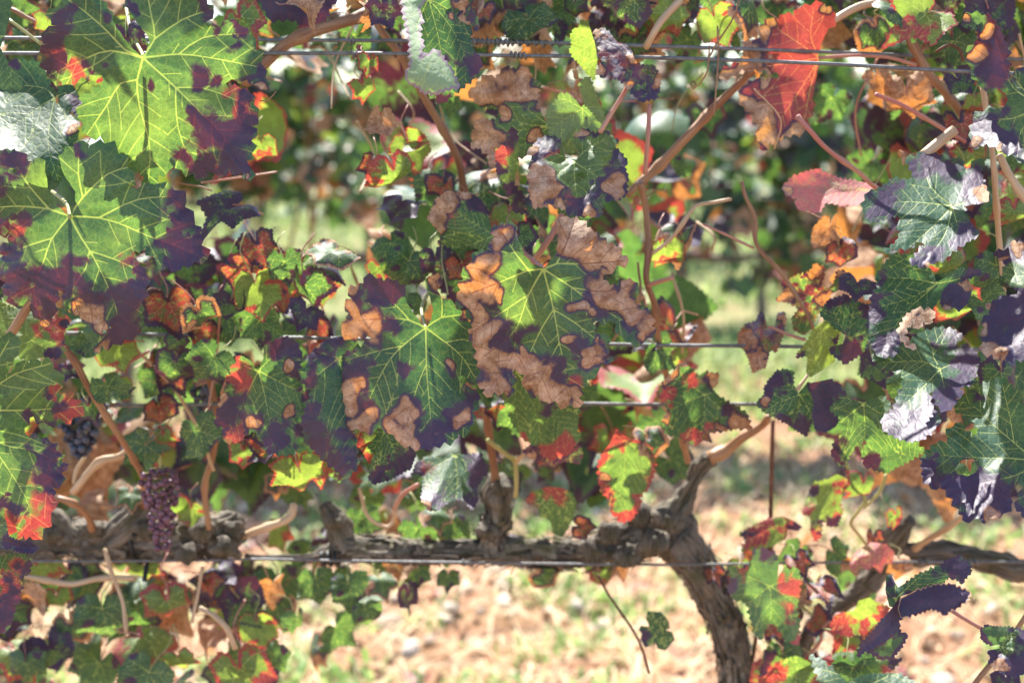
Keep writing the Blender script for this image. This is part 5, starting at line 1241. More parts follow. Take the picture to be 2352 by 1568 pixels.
hero(vine2, 5, (1245, 1210), [(1230, 1200), (1150, 1180), (1090, 1080), (1040, 1100), (1050, 1200), (1010, 1250), (1090, 1320), (1100, 1420), (1040, 1480), (1020, 1550), (1060, 1620), (1110, 1640), (1160, 1540), (1210, 1480), (1280, 1450), (1230, 1560), (1250, 1640), (1340, 1670), (1400, 1690), (1560, 1600), (1660, 1540), (1600, 1470), (1500, 1460), (1430, 1420), (1400, 1300), (1430, 1220), (1380, 1150), (1300, 1180), (1260, 1200)], d=1.05, tx=0.05, ty=0.05, dome=0.02, res=4, base={'Y': 0.1}, P=[(1050, 1580, 110), (1100, 1130, 60), (1280, 1620, 90), (1350, 1650, 60)], axis=-90, label='green leaf with purple tips below the sunlit leaf on the right')
hero(vine2, 5, (960, 1000), [(980, 640), (1000, 660), (1080, 710), (1060, 800), (1040, 920), (960, 980), (880, 1030), (850, 990), (860, 880), (780, 900), (790, 860), (850, 790), (900, 700)], d=1.07, tx=0.6, ty=-0.2, res=4.5, base={'Y': 0.85}, P=[(1070, 750, 50), (800, 880, 60)], axis=110, label='folded bright yellow green leaf, left of the dark leaves on the right')
hero(vine2, 8, (600, 900), [(480, 650), (560, 640), (640, 680), (660, 750), (650, 840), (690, 790), (790, 780), (810, 850), (800, 950), (780, 1060), (800, 1160), (800, 1270), (770, 1310), (700, 1260), (650, 1180), (600, 1140), (560, 1200), (540, 1270), (490, 1230), (460, 1100), (440, 1010), (350, 990), (310, 930), (330, 830), (310, 770), (350, 770), (430, 790), (480, 720)], d=1.18, tx=0.1, ty=0.7, dome=0.03, rip=0.008, res=5, base={'Y': 0.1}, pale=0.25, P=[(550, 660, 90), (340, 870, 60)], RR=[(400, 790, 70), (780, 900, 70), (730, 1060, 60), (790, 1280, 50)], axis=-90, label='drooping pale green leaf hanging in front of the iron rod')
hero(vine2, 8, (1180, 1060), [(1170, 1070), (1120, 1080), (1050, 1100), (1015, 1160), (1030, 1220), (1150, 1250), (1200, 1230), (1260, 1230), (1320, 1160), (1420, 1100), (1415, 1040), (1340, 1020), (1280, 980), (1210, 1000), (1190, 1050)], d=1.15, tx=0.1, ty=-0.2, res=4.5, base={'Y': 0.8}, RR=[(1080, 1150, 110), (1100, 1230, 90), (1260, 1220, 60), (1390, 1090, 60)], axis=-40, label='yellow leaf turning red at both ends, behind the rolled purple leaf')
hero(vine2, 8, (1360, 620), [(1150, 750), (1180, 680), (1230, 640), (1300, 600), (1400, 610), (1450, 660), (1440, 740), (1390, 750), (1360, 810), (1310, 760), (1270, 790), (1240, 770), (1220, 740), (1170, 790)], d=1.25, tx=0.0, ty=0.7, dome=0.04, res=5, base={'R': 0.7}, pale=0.6, axis=-100, label='drooping pink red leaf beside the knob of the right vine')
hero(vine2, 8, (1130, 170), [(880, 230), (900, 190), (990, 170), (1060, 130), (1130, 160), (1110, 250), (1080, 330), (1100, 390), (1060, 490), (1010, 490), (960, 440), (950, 560), (910, 590), (880, 520), (880, 420), (820, 400), (840, 330)], d=1.24, tx=0.1, ty=-0.1, res=5, base={'Y': 0.75}, RR=[(900, 570, 70), (860, 380, 50), (1060, 400, 60), (1080, 220, 50)], P=[(1030, 460, 90), (880, 240, 50)], axis=-110, label='yellow leaf with red tips alone before the shaded ground on the right')
hero(vine2, 8, (700, 440), [(385, 545), (440, 510), (500, 480), (600, 430), (690, 420), (760, 450), (820, 490), (790, 520), (720, 510), (710, 570), (620, 620), (560, 640), (480, 650), (400, 660), (440, 580)], d=1.27, tx=0.1, ty=0.2, res=5, base={'Y': 0.7}, RR=[(480, 560, 100), (540, 460, 90), (740, 480, 70)], P=[(420, 540, 60), (790, 490, 60)], axis=-150, label='yellow leaf with red edges lying across the foot of the iron rod')
hero(vine2, 8, (1250, 1600), [(870, 1375), (960, 1410), (1040, 1480), (1130, 1560), (1240, 1510), (1350, 1500), (1480, 1500), (1600, 1560), (1680, 1660), (1400, 1720), (1000, 1700), (940, 1560)], d=1.08, tx=0.0, ty=0.6, dome=0.02, res=4.5, base={'Y': 0.0}, axis=-90, label='bluish green leaf at the bottom border below the rolled purple leaf')
hero(vine2, 8, (640, 1480), [(560, 1345), (620, 1335), (700, 1400), (780, 1380), (860, 1420), (930, 1480), (860, 1567), (800, 1650), (560, 1660), (520, 1560), (540, 1450)], d=1.2, tx=0.1, ty=0.1, res=5, base={'Y': 0.3}, RR=[(590, 1500, 110), (560, 1600, 80)], P=[(580, 1380, 80), (540, 1480, 50)], axis=-70)
hero(vine2, 8, (1250, 1420), [(950, 1400), (1100, 1350), (1300, 1370), (1450, 1400), (1510, 1400), (1440, 1480), (1300, 1520), (1150, 1500), (1020, 1450)], d=1.14, tx=0.1, ty=0.2, res=5, base={'Y': 0.3}, P=[(1480, 1420, 80)], RR=[(1400, 1480, 50), (980, 1420, 60)], axis=0)
hero(vine, 7, (1960, -100), [(1892, -180), (1950, -130), (2050, -100), (2130, -60), (2160, 40), (2150, 130), (2110, 230), (2050, 290), (2060, 340), (2000, 440), (1930, 460), (1860, 400), (1850, 310), (1800, 260), (1770, 180), (1770, 60), (1800, -20), (1850, -80)], d=1.2, tx=0.1, ty=-0.1, res=4.5, base={'Y': 0.3}, edges={'R': 0.09}, RR=[(1910, -100, 110), (2100, 150, 100), (1950, 420, 100), (1880, 360, 80)], B=[(1810, 150, 60), (1860, 330, 50)], G=[(1990, 100, 150), (1960, 330, 70)], axis=-95, label='green leaf ringed with red above the thick bend of the arm')
hero(vine, 7, (1560, 250), [(1270, 320), (1310, 250), (1420, 220), (1520, 225), (1590, 260), (1620, 320), (1600, 420), (1560, 500), (1520, 560), (1460, 540), (1440, 450), (1370, 420), (1350, 360)], d=1.24, tx=0.1, ty=-0.1, res=5, base={'Y': 0.3}, RR=[(1300, 320, 70), (1480, 250, 80)], axis=-120, label='green leaf with a pink top, left of the red ringed leaf')
hero(vine, 7, (780, 0), [(480, 140), (510, 60), (580, 10), (700, 20), (760, -20), (860, 0), (960, -20), (1000, 80), (960, 180), (930, 220), (940, 310), (900, 380), (850, 310), (790, 300), (740, 320), (660, 380), (600, 380), (550, 300), (560, 220), (570, 130), (540, 150)], d=1.16, tx=0.05, ty=0.9, dome=0.04, rip=0.006, res=4.5, base={'Y': 0.0}, P=[(900, 330, 110), (960, 60, 110), (650, 320, 130), (520, 100, 90), (920, 180, 70)], B=[(590, 350, 70)], RR=[(560, 90, 60)], axis=-90, label='leaf with a white sunlit centre and purple tips above the arm')
hero(vine, 7, (2110, 1200), [(2110, 1075), (2200, 1080), (2250, 1140), (2260, 1190), (2222, 1200), (2280, 1220), (2290, 1270), (2230, 1340), (2180, 1330), (2170, 1280), (2150, 1300), (2090, 1320), (2060, 1270), (2070, 1230), (2045, 1200), (2060, 1170), (2120, 1180), (2100, 1130)], d=1.27, tx=0.1, ty=0.3, res=5, base={'Y': 0.0}, P=[(2070, 1240, 60)], axis=-30, label='small dark green leaf alone before the sunlit soil')
hero(vine2, 5, (960, 500), [(640, 500), (700, 440), (680, 380), (780, 330), (870, 310), (910, 250), (970, 270), (970, 340), (950, 400), (1000, 420), (1040, 380), (1060, 300), (1110, 290), (1090, 420), (1020, 460), (1000, 540), (920, 600), (890, 690), (830, 740), (760, 700), (750, 620), (800, 560), (740, 520), (680, 510)], d=1.15, tx=0.1, ty=0.3, dome=0.04, rip=0.008, res=5, base={'P': 0.4, 'R': 0.5}, B=[(1000, 520, 90), (920, 290, 60), (700, 480, 70), (1080, 330, 50)], axis=-150, label='dull red brown shrivelled leaf behind the long bare shoot')
hero(vine2, 5, (590, 690), [(380, 730), (440, 660), (500, 650), (530, 570), (560, 600), (580, 690), (630, 680), (650, 590), (700, 580), (710, 640), (690, 740), (640, 860), (600, 840), (570, 960), (480, 1000), (450, 900), (420, 840), (380, 820)], d=1.14, tx=0.2, ty=0.1, rip=0.008, res=5, base={'R': 0.55, 'Y': 0.4, 'B': 0.3}, B=[(430, 750, 100), (500, 930, 100), (690, 620, 60)], P=[(530, 620, 70)], axis=-110, label='brown red leaf hanging across the middle wire by a pink stalk', stalk=[(1770, 750, 1.14), (1810, 768, 1.13), (1850, 780, 1.12)], stalk_mat=M_PET_PINK)
hero(vine, 5, (150, 1150), [(-130, 1050), (-50, 980), (0, 960), (60, 970), (110, 1020), (150, 990), (250, 1010), (240, 1080), (200, 1110), (260, 1170), (360, 1230), (440, 1280), (475, 1390), (380, 1380), (280, 1400), (190, 1410), (130, 1420), (120, 1480), (60, 1490), (0, 1450), (-100, 1430), (-150, 1350), (-100, 1250), (-180, 1150)], d=1.15, tx=0.1, ty=0.1, dome=0.02, rip=0.006, res=5, base={'Y': 0.1}, B=[(400, 1340, 110), (220, 1040, 60), (-80, 1030, 70), (-130, 1330, 60), (270, 1380, 60)], RR=[(60, 1060, 60), (200, 1370, 60), (90, 1440, 70), (-100, 1150, 60)], P=[(200, 1050, 60), (330, 1260, 70)], axis=-100, label='green leaf with ragged red and brown edge, right of the centre pair')
hero(vine, 4, (1200, 980), [(1180, 980), (1300, 1020), (1420, 1150), (1560, 1230), (1640, 1250), (1620, 1400), (1640, 1450), (1560, 1560), (1450, 1600), (1380, 1567), (1360, 1480), (1330, 1500), (1250, 1450), (1180, 1350), (1120, 1200)], d=1.1, tx=0.1, ty=-0.3, res=4.5, base={'Y': 0.25}, RR=[(1560, 1520, 90), (1420, 1570, 90), (1230, 1430, 50)], P=[(1420, 1250, 50)], veins=[[(1200, 980), (1330, 1250), (1380, 1500)], [(1200, 980), (1450, 1300), (1600, 1480)], [(1200, 980), (1200, 1250), (1240, 1430)]], label='green leaf lit from behind under the brown edged centre leaf')
hero(vine, 7, (1450, -80), [(1250, -30), (1320, -90), (1420, -110), (1560, -90), (1650, -60), (1660, 0), (1640, 60), (1540, 40), (1440, 70), (1380, 40), (1290, 20)], d=1.15, tx=0.1, ty=0.1, res=5, base={'P': 0.5, 'R': 0.55}, B=[(1300, 0, 40)], axis=-90)
hero(vine, 3, (220, 780), [(-50, 470), (20, 520), (100, 560), (200, 560), (330, 590), (400, 570), (480, 650), (450, 700), (430, 760), (460, 830), (400, 900), (300, 890), (200, 920), (130, 890), (130, 760), (60, 750), (-60, 740)], d=1.03, tx=0.1, ty=-0.35, res=4.5, base={'Y': 0.45}, RR=[(400, 700, 130), (430, 620, 80)], P=[(440, 650, 50), (380, 860, 70)], axis=-60, veins=[[(220, 780), (100, 620), (-20, 500)], [(220, 780), (330, 680), (470, 650)], [(220, 780), (120, 800), (-40, 740)], [(220, 780), (330, 840), (430, 880)]], label='yellow green leaf with a red right half below the wide purple tipped leaf')
print('near leaves', round(time.time() - T0, 2))

# ------------------------------------------------------------------ leaves further back on the two near vines
SEC1 = [
    (560, 45, 150, 'o', 1.0, 30, 5, -20), (690, 15, 110, 'b', 1.04, 40, 40, 30), (845, 20, 80, 'b', 1.03, 10, 10, 50), (843, 140, 75, 'o', 1.02, -10, 10, 45), (880, 15, 110, 'p', 1.02, 20, 0, -10), (1110, 15, 90, 'r', 1.08, -30, 0, 20), (1210, 35, 160, 'g', 1.1, 40, 50, -20), (1640, 40, 130, 'y', 1.12, 30, -20, 30), (1545, 30, 120, 'y', 1.1, -30, -10, 10), (1330, 190, 90, 'b', 1.1, 60, 20, 40),
    (205, 190, 90, 'y', 1.03, 20, 0, 20), (290, 85, 130, 'p', 1.0, 10, 0, -20), (110, 50, 90, 'y', 1.08, 0, -20, 10), (205, 380, 90, 'y', 1.06, 20, -10, 0),
    (835, 195, 80, 'o', 1.12, 20, 0, 20), (872, 275, 100, 'b', 1.1, -10, 55, -20), (905, 390, 140, 'o', 1.1, 15, -20, 30), (860, 375, 90, 'r', 1.12, -20, 0, 10), (940, 330, 130, 'y', 1.15, 30, -10, -20), (1000, 420, 130, 'g', 1.16, 0, 10, 10), (600, 330, 90, 'y', 1.15, 0, -10, 20), (535, 470, 170, 'p', 1.06, -55, 60, 10), (590, 560, 130, 'r', 1.12, 20, 0, 10), (545, 615, 110, 'r', 1.1, 40, 0, -20), (620, 600, 110, 'o', 1.14, 0, -10, 10), (585, 650, 150, 'y', 1.09, 10, -20, 40), (655, 600, 110, 'g', 1.09, 10, 5, 10), (700, 650, 150, 'gp', 1.08, 10, -15, -20), (700, 715, 110, 'p', 1.07, -30, 30, 20),
    (770, 565, 140, 'w', 1.08, -40, 65, 10), (385, 690, 150, 'r', 1.1, 10, 0, 20), (455, 715, 120, 'gb', 1.07, 20, -10, 30), (530, 690, 100, 'p', 1.09, 10, 30, -20), (600, 735, 130, 'g', 1.12, 0, 0, 0), (490, 820, 130, 'g', 1.1, -40, 0, 10), (400, 840, 130, 'r', 1.2, 20, 0, 0), (260, 790, 120, 'y', 1.16, 20, -20, 20), (365, 930, 100, 'r', 1.2, 10, 0, 30), (372, 1000, 80, 'o', 1.2, 10, -10, -20), (270, 880, 90, 'y', 1.2, -20, 0, 20), (560, 1030, 90, 'o', 1.14, 0, -10, 10), (620, 1005, 120, 'r', 1.12, 30, 10, 0), (690, 1085, 170, 'y', 1.13, 10, -15, 20), (760, 1050, 120, 'g', 1.16, 20, 0, 10), (600, 960, 130, 'gp', 1.11, 0, 0, 20),
    (900, 560, 120, 'g', 1.15, 20, 30, 10), (940, 600, 130, 'g', 1.13, -20, 0, 20), (1000, 590, 100, 'p', 1.12, 10, 10, 0), (870, 610, 80, 'o', 1.16, 20, 0, 0), (1080, 560, 110, 'g', 1.08, 0, -10, 10), (1190, 540, 100, 'gp', 1.03, 30, 15, 0), (1060, 600, 110, 'r', 1.08, 20, 0, 10), (1530, 570, 110, 'y', 1.16, 0, -10, 20), (1240, 620, 90, 'r', 1.1, 10, 0, 20), (1270, 1030, 120, 'r', 1.17, 10, 5, 0), (1190, 950, 110, 'g', 1.18, 0, -20, 10), (1550, 820, 100, 'y', 1.25, 0, -20, 10), (1600, 990, 80, 'r', 1.22, 0, 0, 10), (1540, 780, 70, 'r', 1.2, 20, 0, 40),
    (110, 1300, 110, 'y', 1.3, 20, -10, 10), (130, 1370, 80, 'o', 1.32, 10, 0, 10), (235, 1400, 160, 'g', 1.28, 0, 0, 10), (330, 1310, 110, 'y', 1.3, 0, -20, 10), (385, 1380, 140, 'o', 1.26, 10, -10, 20), (315, 1400, 100, 'g', 1.3, 10, 0, 0), (475, 1330, 90, 'r', 1.28, 20, 40, 30), (160, 1430, 120, 'gb', 1.33, 20, 10, 0), (110, 1480, 140, 'p', 1.33, 30, 40, 0), (60, 1520, 110, 'g', 1.3, 0, 0, 10), (340, 1545, 160, 'g', 1.25, -20, 10, 0), (410, 1520, 110, 'y', 1.26, 10, -20, 10), (590, 1430, 110, 'y', 1.3, 10, -10, 10), (555, 1525, 190, 'o', 1.27, 20, 0, 0), (680, 1420, 90, 'g', 1.3, 0, 0, 60), (622, 1345, 110, 'b', 1.33, 0, 0, 30), (725, 1330, 110, 'g', 1.34, 10, 20, 0), (800, 1340, 110, 'g', 1.33, 0, 30, 20), (840, 1400, 90, 'g', 1.33, 10, 0, 20), (935, 1360, 100, 'p', 1.34, -10, 0, 60), (870, 1320, 100, 'w', 1.33, 20, 60, 0), (1030, 1325, 70, 'g', 1.35, 0, 50, 0), (960, 1310, 80, 'g', 1.36, 0, 30, 0),
    (830, 1190, 110, 'g', 1.33, 10, 20, 0), (960, 1210, 120, 'g', 1.33, 20, 0, 0), (1040, 1200, 100, 'g', 1.33, 0, 40, 10), (1000, 1170, 90, 'w', 1.31, 0, 60, 20), (1240, 1310, 110, 'gb', 1.34, 90, 10, 0), (1380, 1310, 90, 'o', 1.35, 70, 0, 0), (1330, 1210, 70, 'r', 1.28, 80, 30, 0), (400, 1160, 90, 'o', 1.27, 0, -10, 20), (300, 1130, 90, 'w', 1.27, 0, 50, 10), (440, 1170, 80, 'y', 1.28, 0, -10, 0),
]
SEC2 = [
    (2228, 1090, 130, 'g', 1.03, 10, 10, 0),
    (1800, 60, 120, 'g', 1.15, 30, 0, 20), (1740, 110, 100, 'b', 1.12, 10, 20, 0), (2130, 30, 190, 'y', 1.04, -60, 35, 10), (2060, 10, 150, 'g', 1.05, 20, 60, 0), (2190, 95, 140, 'g', 1.1, 20, 0, -10), (2270, 20, 150, 'p', 1.08, 0, 10, 0), (2010, 60, 110, 'gb', 1.13, 20, 20, 0), (2080, 215, 150, 'b', 1.12, 10, -10, -20), (2010, 180, 90, 'b', 1.14, 30, 20, 0), (2205, 280, 120, 'r', 1.1, 10, 0, 0), (2235, 350, 110, 'o', 1.1, 20, -10, 10), (2215, 420, 130, 'r', 1.09, 10, -10, 0), (2250, 330, 110, 'g', 1.12, 0, 30, 0), (2180, 600, 120, 'o', 1.08, 10, -20, 10), (2205, 700, 150, 'o', 1.1, 20, -20, 0), (2290, 610, 140, 'g', 1.06, 0, 5, 0), (2260, 690, 120, 'g', 1.05, 20, 50, 0), (1905, 525, 110, 'b', 1.14, 10, 20, 20), (1930, 570, 90, 'r', 1.14, 10, 0, 0), (1970, 650, 110, 'p', 1.05, -20, 60, 10), (2300, 850, 120, 'gp', 1.03, 0, 20, 0), (2240, 840, 150, 'g', 1.08, 0, 10, 0), (2330, 480, 100, 'o', 1.08, 0, -10, 0), (2320, 300, 120, 'g', 1.05, 0, 10, 0), (2130, 940, 110, 'p', 1.1, 10, 0, 0), (2090, 880, 130, 'g', 1.1, 20, 10, 0), (2010, 830, 120, 'p', 1.1, 0, 20, 20),
    (2200, 180, 90, 'p', 1.08, 30, 20, 0), (2240, 230, 80, 'y', 1.09, 0, -10, 10),
    (1640, 1310, 70, 'r', 1.3, 20, 20, 0), (1700, 1325, 100, 'r', 1.22, 10, 20, 0), (1830, 1285, 90, 'r', 1.25, 20, 30, 0), (1885, 1345, 120, 'r', 1.22, 0, 50, 10), (1780, 1430, 90, 'r', 1.28, 20, 10, 0), (1800, 1500, 120, 'g', 1.27, 10, 30, 0), (1770, 1540, 100, 'o', 1.25, 0, 10, 0), (1960, 1530, 150, 'g', 1.15, 20, 15, 0), (2050, 1180, 70, 'o', 1.25, 10, 0, 40), (1985, 1110, 100, 'o', 1.23, -10, 0, 10), (1960, 1290, 70, 'b', 1.3, 10, 0, 0), (2010, 1230, 60, 'r', 1.3, 10, 0, 0), (2065, 1290, 70, 'b', 1.32, 0, 20, 0), (2310, 1560, 90, 'p', 1.05, 0, 40, 0), (1890, 1550, 110, 'r', 1.22, 30, 20, 0), (1700, 1300, 80, 'y', 1.32, 0, 10, 0), (1990, 1430, 90, 'r', 1.26, 0, 30, 0),
]
rs = np.random.default_rng(77)
for q in range(22):                                # the low dark tangle under the arm on the left
    SEC1.append((rs.uniform(-20, 640), rs.uniform(1300, 1580), rs.uniform(90, 165), str(rs.choice(['g', 'gp', 'g', 'gp', 'p', 'o', 'b'])), rs.uniform(1.3, 1.48), rs.uniform(-50, 50), rs.uniform(-5, 60), rs.uniform(-40, 40)))
for q in range(26):
    SEC1.append((rs.uniform(320, 800), rs.uniform(560, 1060), rs.uniform(90, 150), str(rs.choice(['g', 'gp', 'g', 'y', 'p', 'r', 'gb'])), rs.uniform(1.12, 1.3), rs.uniform(-50, 50), rs.uniform(-15, 60), rs.uniform(-40, 40)))
for q in range(14):
    SEC2.append((rs.uniform(1770, 1990), rs.uniform(1330, 1580), rs.uniform(70, 120), str(rs.choice(['g', 'gp', 'r', 'p', 'o', 'b'])), rs.uniform(1.26, 1.36), rs.uniform(-50, 50), rs.uniform(-5, 60), rs.uniform(-40, 40)))
for q in range(30):
    SEC1.append((rs.uniform(1060, 1570), rs.uniform(400, 1010), rs.uniform(80, 140), str(rs.choice(['g', 'gp', 'g', 'y', 'p', 'r', 'gb', 'w'])), rs.uniform(1.12, 1.35), rs.uniform(-50, 50), rs.uniform(-15, 70), rs.uniform(-50, 50)))
for q in range(70):
    xx = rs.uniform(-20, 2380)
    (SEC1 if xx < 1600 else SEC2).append((xx, rs.uniform(-60, 115), rs.uniform(90, 160), str(rs.choice(['g', 'gp', 'g', 'y', 'p', 'b', 'gb', 'w', 'g'])), rs.uniform(1.12, 1.4), rs.uniform(-50, 50), rs.uniform(-15, 75), rs.uniform(-50, 50)))
SEC1.append((205, 930, 90, 'gp', 1.17, 20, 10, 10))
for a in SEC1:
    second(vine, *a)
for a in SEC2:
    second(vine2, *a)

W_KEYS = ['g', 'gp', 'gb', 'p', 'r', 'b', 'y', 'o', 'w']
W_P = np.array([.35, .16, .08, .09, .03, .08, .11, .03, .07])
WIN = [(640, 820, 150, 500), (1570, 1950, 390, 750), (1640, 1990, 230, 420), (1545, 1800, 560, 1010), (880, 1660, 1300, 1700), (2030, 2400, 1180, 1700), (1560, 2110, 1000, 1260), (270, 440, 850, 940), (960, 1400, 1130, 1240)]
# gaps in the canopy through which the sun reaches these spots (view x, view y, depth, radius)
GAPS = [(70, 270, 1.0, .05), (30, 200, 1.0, .03), (970, 160, .98, .035), (935, 110, .97, .045), (940, 40, .97, .04), (965, 190, .97, .04), (400, 330, .93, .026), (350, 380, .93, .02), (530, 240, .93, .022), (560, 260, .93, .016), (280, 50, .93, .014), (250, 310, .93, .024), (200, 230, .93, .016), (130, 110, .93, .012), (60, 420, .95, .02), (300, 560, .95, .014), (200, 400, .95, .012), (130, 590, .95, .012), (420, 590, .95, .012), (80, 850, .92, .05), (110, 900, .92, .03), (70, 1130, .92, .06), (20, 950, .92, .05), (60, 1050, .92, .04), (40, 1200, .92, .04), (30, 780, .92, .03), (20, 1420, .92, .03),
        (1140, 560, .955, .022), (1165, 690, .955, .018), (1225, 700, .955, .010), (1340, 545, .955, .016), (1410, 430, .98, .03), (2130, 510, .98, .05), (2090, 560, .98, .03), (2160, 870, .97, .05), (2110, 960, .97, .04), (2250, 1020, .93, .06), (2230, 1130, .93, .05), (2300, 740, .93, .05), (2280, 290, .95, .05), (2200, 150, .95, .04), (1040, 1090, 1.16, .05), (1900, 430, 1.06, .05), (1830, 60, 1.04, .03), (1850, 160, 1.04, .03), (1850, 240, 1.04, .03),
        (2130, 1370, .98, .06), (770, 565, 1.08, .04), (872, 270, 1.1, .05), (905, 400, 1.1, .04), (1340, 190, 1.02, .02), (600, 640, 1.1, .05), (1430, 1090, 1.2, .04), (1800, 1380, 1.18, .06), (1940, 1420, 1.15, .05), (690, 1085, 1.13, .05), (1000, 1262, 1.3, .06), (1300, 1245, 1.3, .05), (1450, 1180, 1.3, .05), (880, 1262, 1.3, .05), (1140, 1110, 1.29, .04), (1620, 1060, 1.29, .05), (400, 1220, 1.3, .04), (400, 1400, 1.27, .08), (560, 1500, 1.27, .08), (2000, 1110, 1.24, .05), (1960, 770, 1.07, .04)]
gr = np.random.default_rng(4)
for q in range(34):
    GAPS.append((gr.uniform(120, 1560), gr.uniform(430, 1120), gr.uniform(1.15, 1.42), .035))
GAP_P = np.array([at(a, b, np.array(c)) for a, b, c, d in GAPS]); GAP_R = np.array([g[3] for g in GAPS]); SD = np.array(SUN_DIR)


def in_gap(p, extra=0.02):
    w = np.array(p) - GAP_P
    t = w @ SD
    d = np.linalg.norm(w - t[:, None] * SD, axis=1)
    return bool(np.any((t > 0.03) & (d < GAP_R + extra)))


# leaves added behind and above to shade these spots, turned to the sun
SHADES = [(170, 60, .93), (230, 130, .93), (380, 130, .93), (480, 60, .93), (520, 150, .93), (420, 210, .93), (560, 110, .93), (510, 330, .93), (330, 200, .93), (100, 100, .93), (160, 480, .95), (230, 620, .95), (100, 620, .95), (350, 500, .95), (420, 560, .95), (280, 720, .95), (180, 570, .95), (60, 560, .95),
          (900, 720, 1.0), (980, 760, 1.0), (900, 850, 1.0), (1000, 900, 1.0), (1050, 960, 1.0), (830, 800, 1.0), (1060, 800, 1.0), (850, 930, 1.0), (960, 980, 1.0), (1260, 680, .955), (1280, 780, .955), (1330, 640, .955), (1400, 680, .955), (1300, 850, .955), (1370, 830, .955), (1180, 820, .955), (1140, 880, .955), (1100, 640, .955), (1430, 730, .955),
          (1300, 390, .98), (1260, 430, .98), (1330, 450, .98), (1340, 340, .98), (600, 870, 1.06), (620, 930, 1.06), (560, 900, 1.06), (740, 850, 1.03), (750, 950, 1.03), (2080, 660, 1.0), (2060, 760, 1.0), (2040, 880, 1.05), (1980, 960, 1.05), (1810, 920, 1.1), (1950, 740, 1.06), (1590, 920, 1.15), (1430, 1090, 1.2), (1240, 940, 1.1), (1720, 1340, 1.18), (1150, 250, 1.04), (1200, 200, 1.04), (1010, 100, .98), (1440, 170, 1.01), (860, 640, 1.1)]
for (x, y, dd) in SHADES:
    p0 = at(x, y, np.array(dd))
    for q in range(6):
        t = RNG.uniform(.10, .40) if q < 2 else RNG.uniform(.38, .75)
        p = p0 + SD * t + RNG.normal(0, .014, 3)
        if in_gap(p, 0.012) or p[1] < 1.02: continue
        w_ = p - CPOS; dv = w_ @ A_FWD; vx, vy = 1176 + FV * (w_ @ A_RIGHT) / dv, 784 - FV * (w_ @ A_UP) / dv
        if 630 < vx < 1090 and 130 < vy < 620: continue
        if any(a < vx < b and c < vy < d for a, b, c, d in WIN): continue
        rt = vine3 if x < 620 else vine if x < 1600 else vine2
        o = bpy.data.objects.new('leaf', TPL[str(RNG.choice(['g', 'g', 'gp', 'p', 'gb']))][q % 4]); link(o)
        put(o, rt, leaf_matrix(p, RNG.uniform(.09, .13), RNG.uniform(-50, 50), RNG.uniform(25, 70), RNG.uniform(-40, 40)))
        o.color = (.9, .9, .9, 1); LEAF_COUNT[rt.name] = LEAF_COUNT.get(rt.name, 0) + 1
n_try = 0
quota = {vine.name: 296, vine2.name: 290, vine3.name: 296}
while n_try < 5000:
    n_try += 1
    x = RNG.uniform(-150, 2500); y = RNG.uniform(-120, 1500)
    if any(a < x < b and c < y < d for a, b, c, d in WIN):
        continue
    dens = 1.0 if y < 130 else (0.9 if x < 1000 else 0.6)
    if y > 1300: dens = 0.5 if x < 800 else 0.25
    if 1060 < y < 1300: dens = 0.4
    if RNG.uniform() > dens: continue
    rt = vine3 if x < 620 else vine if x < 1600 else vine2
    if LEAF_COUNT.get(rt.name, 0) >= quota[rt.name]: continue
    dd = RNG.uniform(1.12, 1.5) if y < 1000 else RNG.uniform(1.33, 1.55)
    if in_gap(at(x, y, np.array(dd))): continue
    second(rt, x, y, RNG.uniform(60, 160) * 1.12 / dd, str(RNG.choice(W_KEYS, p=W_P / W_P.sum())), dd, RNG.uniform(-60, 60), RNG.uniform(-15, 80), RNG.uniform(-60, 60), stalk=RNG.uniform() < 0.6)
for q in range(60):
    x = RNG.uniform(-50, 2400); y = RNG.uniform(0, 900)
    if any(a < x < b and c < y < d for a, b, c, d in WIN) and RNG.uniform() < 0.75:
        continue
    a = RNG.normal(math.pi / 2, 0.7); L = RNG.uniform(70, 230); dd = RNG.uniform(1.06, 1.35); c_ = RNG.uniform(-40, 40)
    w_ = RNG.uniform(3, 7)
    cane(vine if x < 1600 else vine2, [(x, y, dd), (x + math.cos(a) * L / 2 + c_, y + math.sin(a) * L / 2, dd + RNG.uniform(-.02, .02)), (x + math.cos(a) * L, y + math.sin(a) * L, dd + RNG.uniform(-.04, .04))], w=w_, mat=[M_CANE, M_CANE_PALE, M_PET_PINK, M_PET_GREEN, M_CANE_PALE][q % 5], nodes=0.04 if w_ > 6 else 0, name='side_shoot')
print('second leaves', LEAF_COUNT, round(time.time() - T0, 2))


def mass(name, root, mats4, tpls, rng):
    """Many leaves joined into one part."""
    src = []
    for me in tpls:
        n = len(me.vertices); V = np.empty(n * 3, np.float32); me.vertices.foreach_get('co', V)
        F = np.empty(len(me.polygons) * 3, np.int32); me.polygons.foreach_get('vertices', F)
        P = np.empty(n * 4, np.float32); me.attributes['pig'].data.foreach_get('color', P)
        W = np.empty(n * 4, np.float32); me.attributes['vein'].data.foreach_get('color', W)
        src.append((V.reshape(-1, 3), F.reshape(-1, 3), P.reshape(-1, 4), W.reshape(-1, 4)))
    out = []
    for q, m in enumerate(mats4):
        V, F, P, W = src[int(rng.integers(len(src)))]
        A = np.array(m)
        out.append((V @ A[:3, :3].T + A[:3, 3], F, V[:, :2] * 0.12 + rng.uniform(0, 3, 2), P, W))
    loc = np.array(root.location)
    me = finish_leaf(name, out, loc)
    o = bpy.data.objects.new(name, me); link(o); o.parent = root; o['kind'] = 'stuff'
    o.color = (1.0, 1.0, 1.0, 1)
    return o


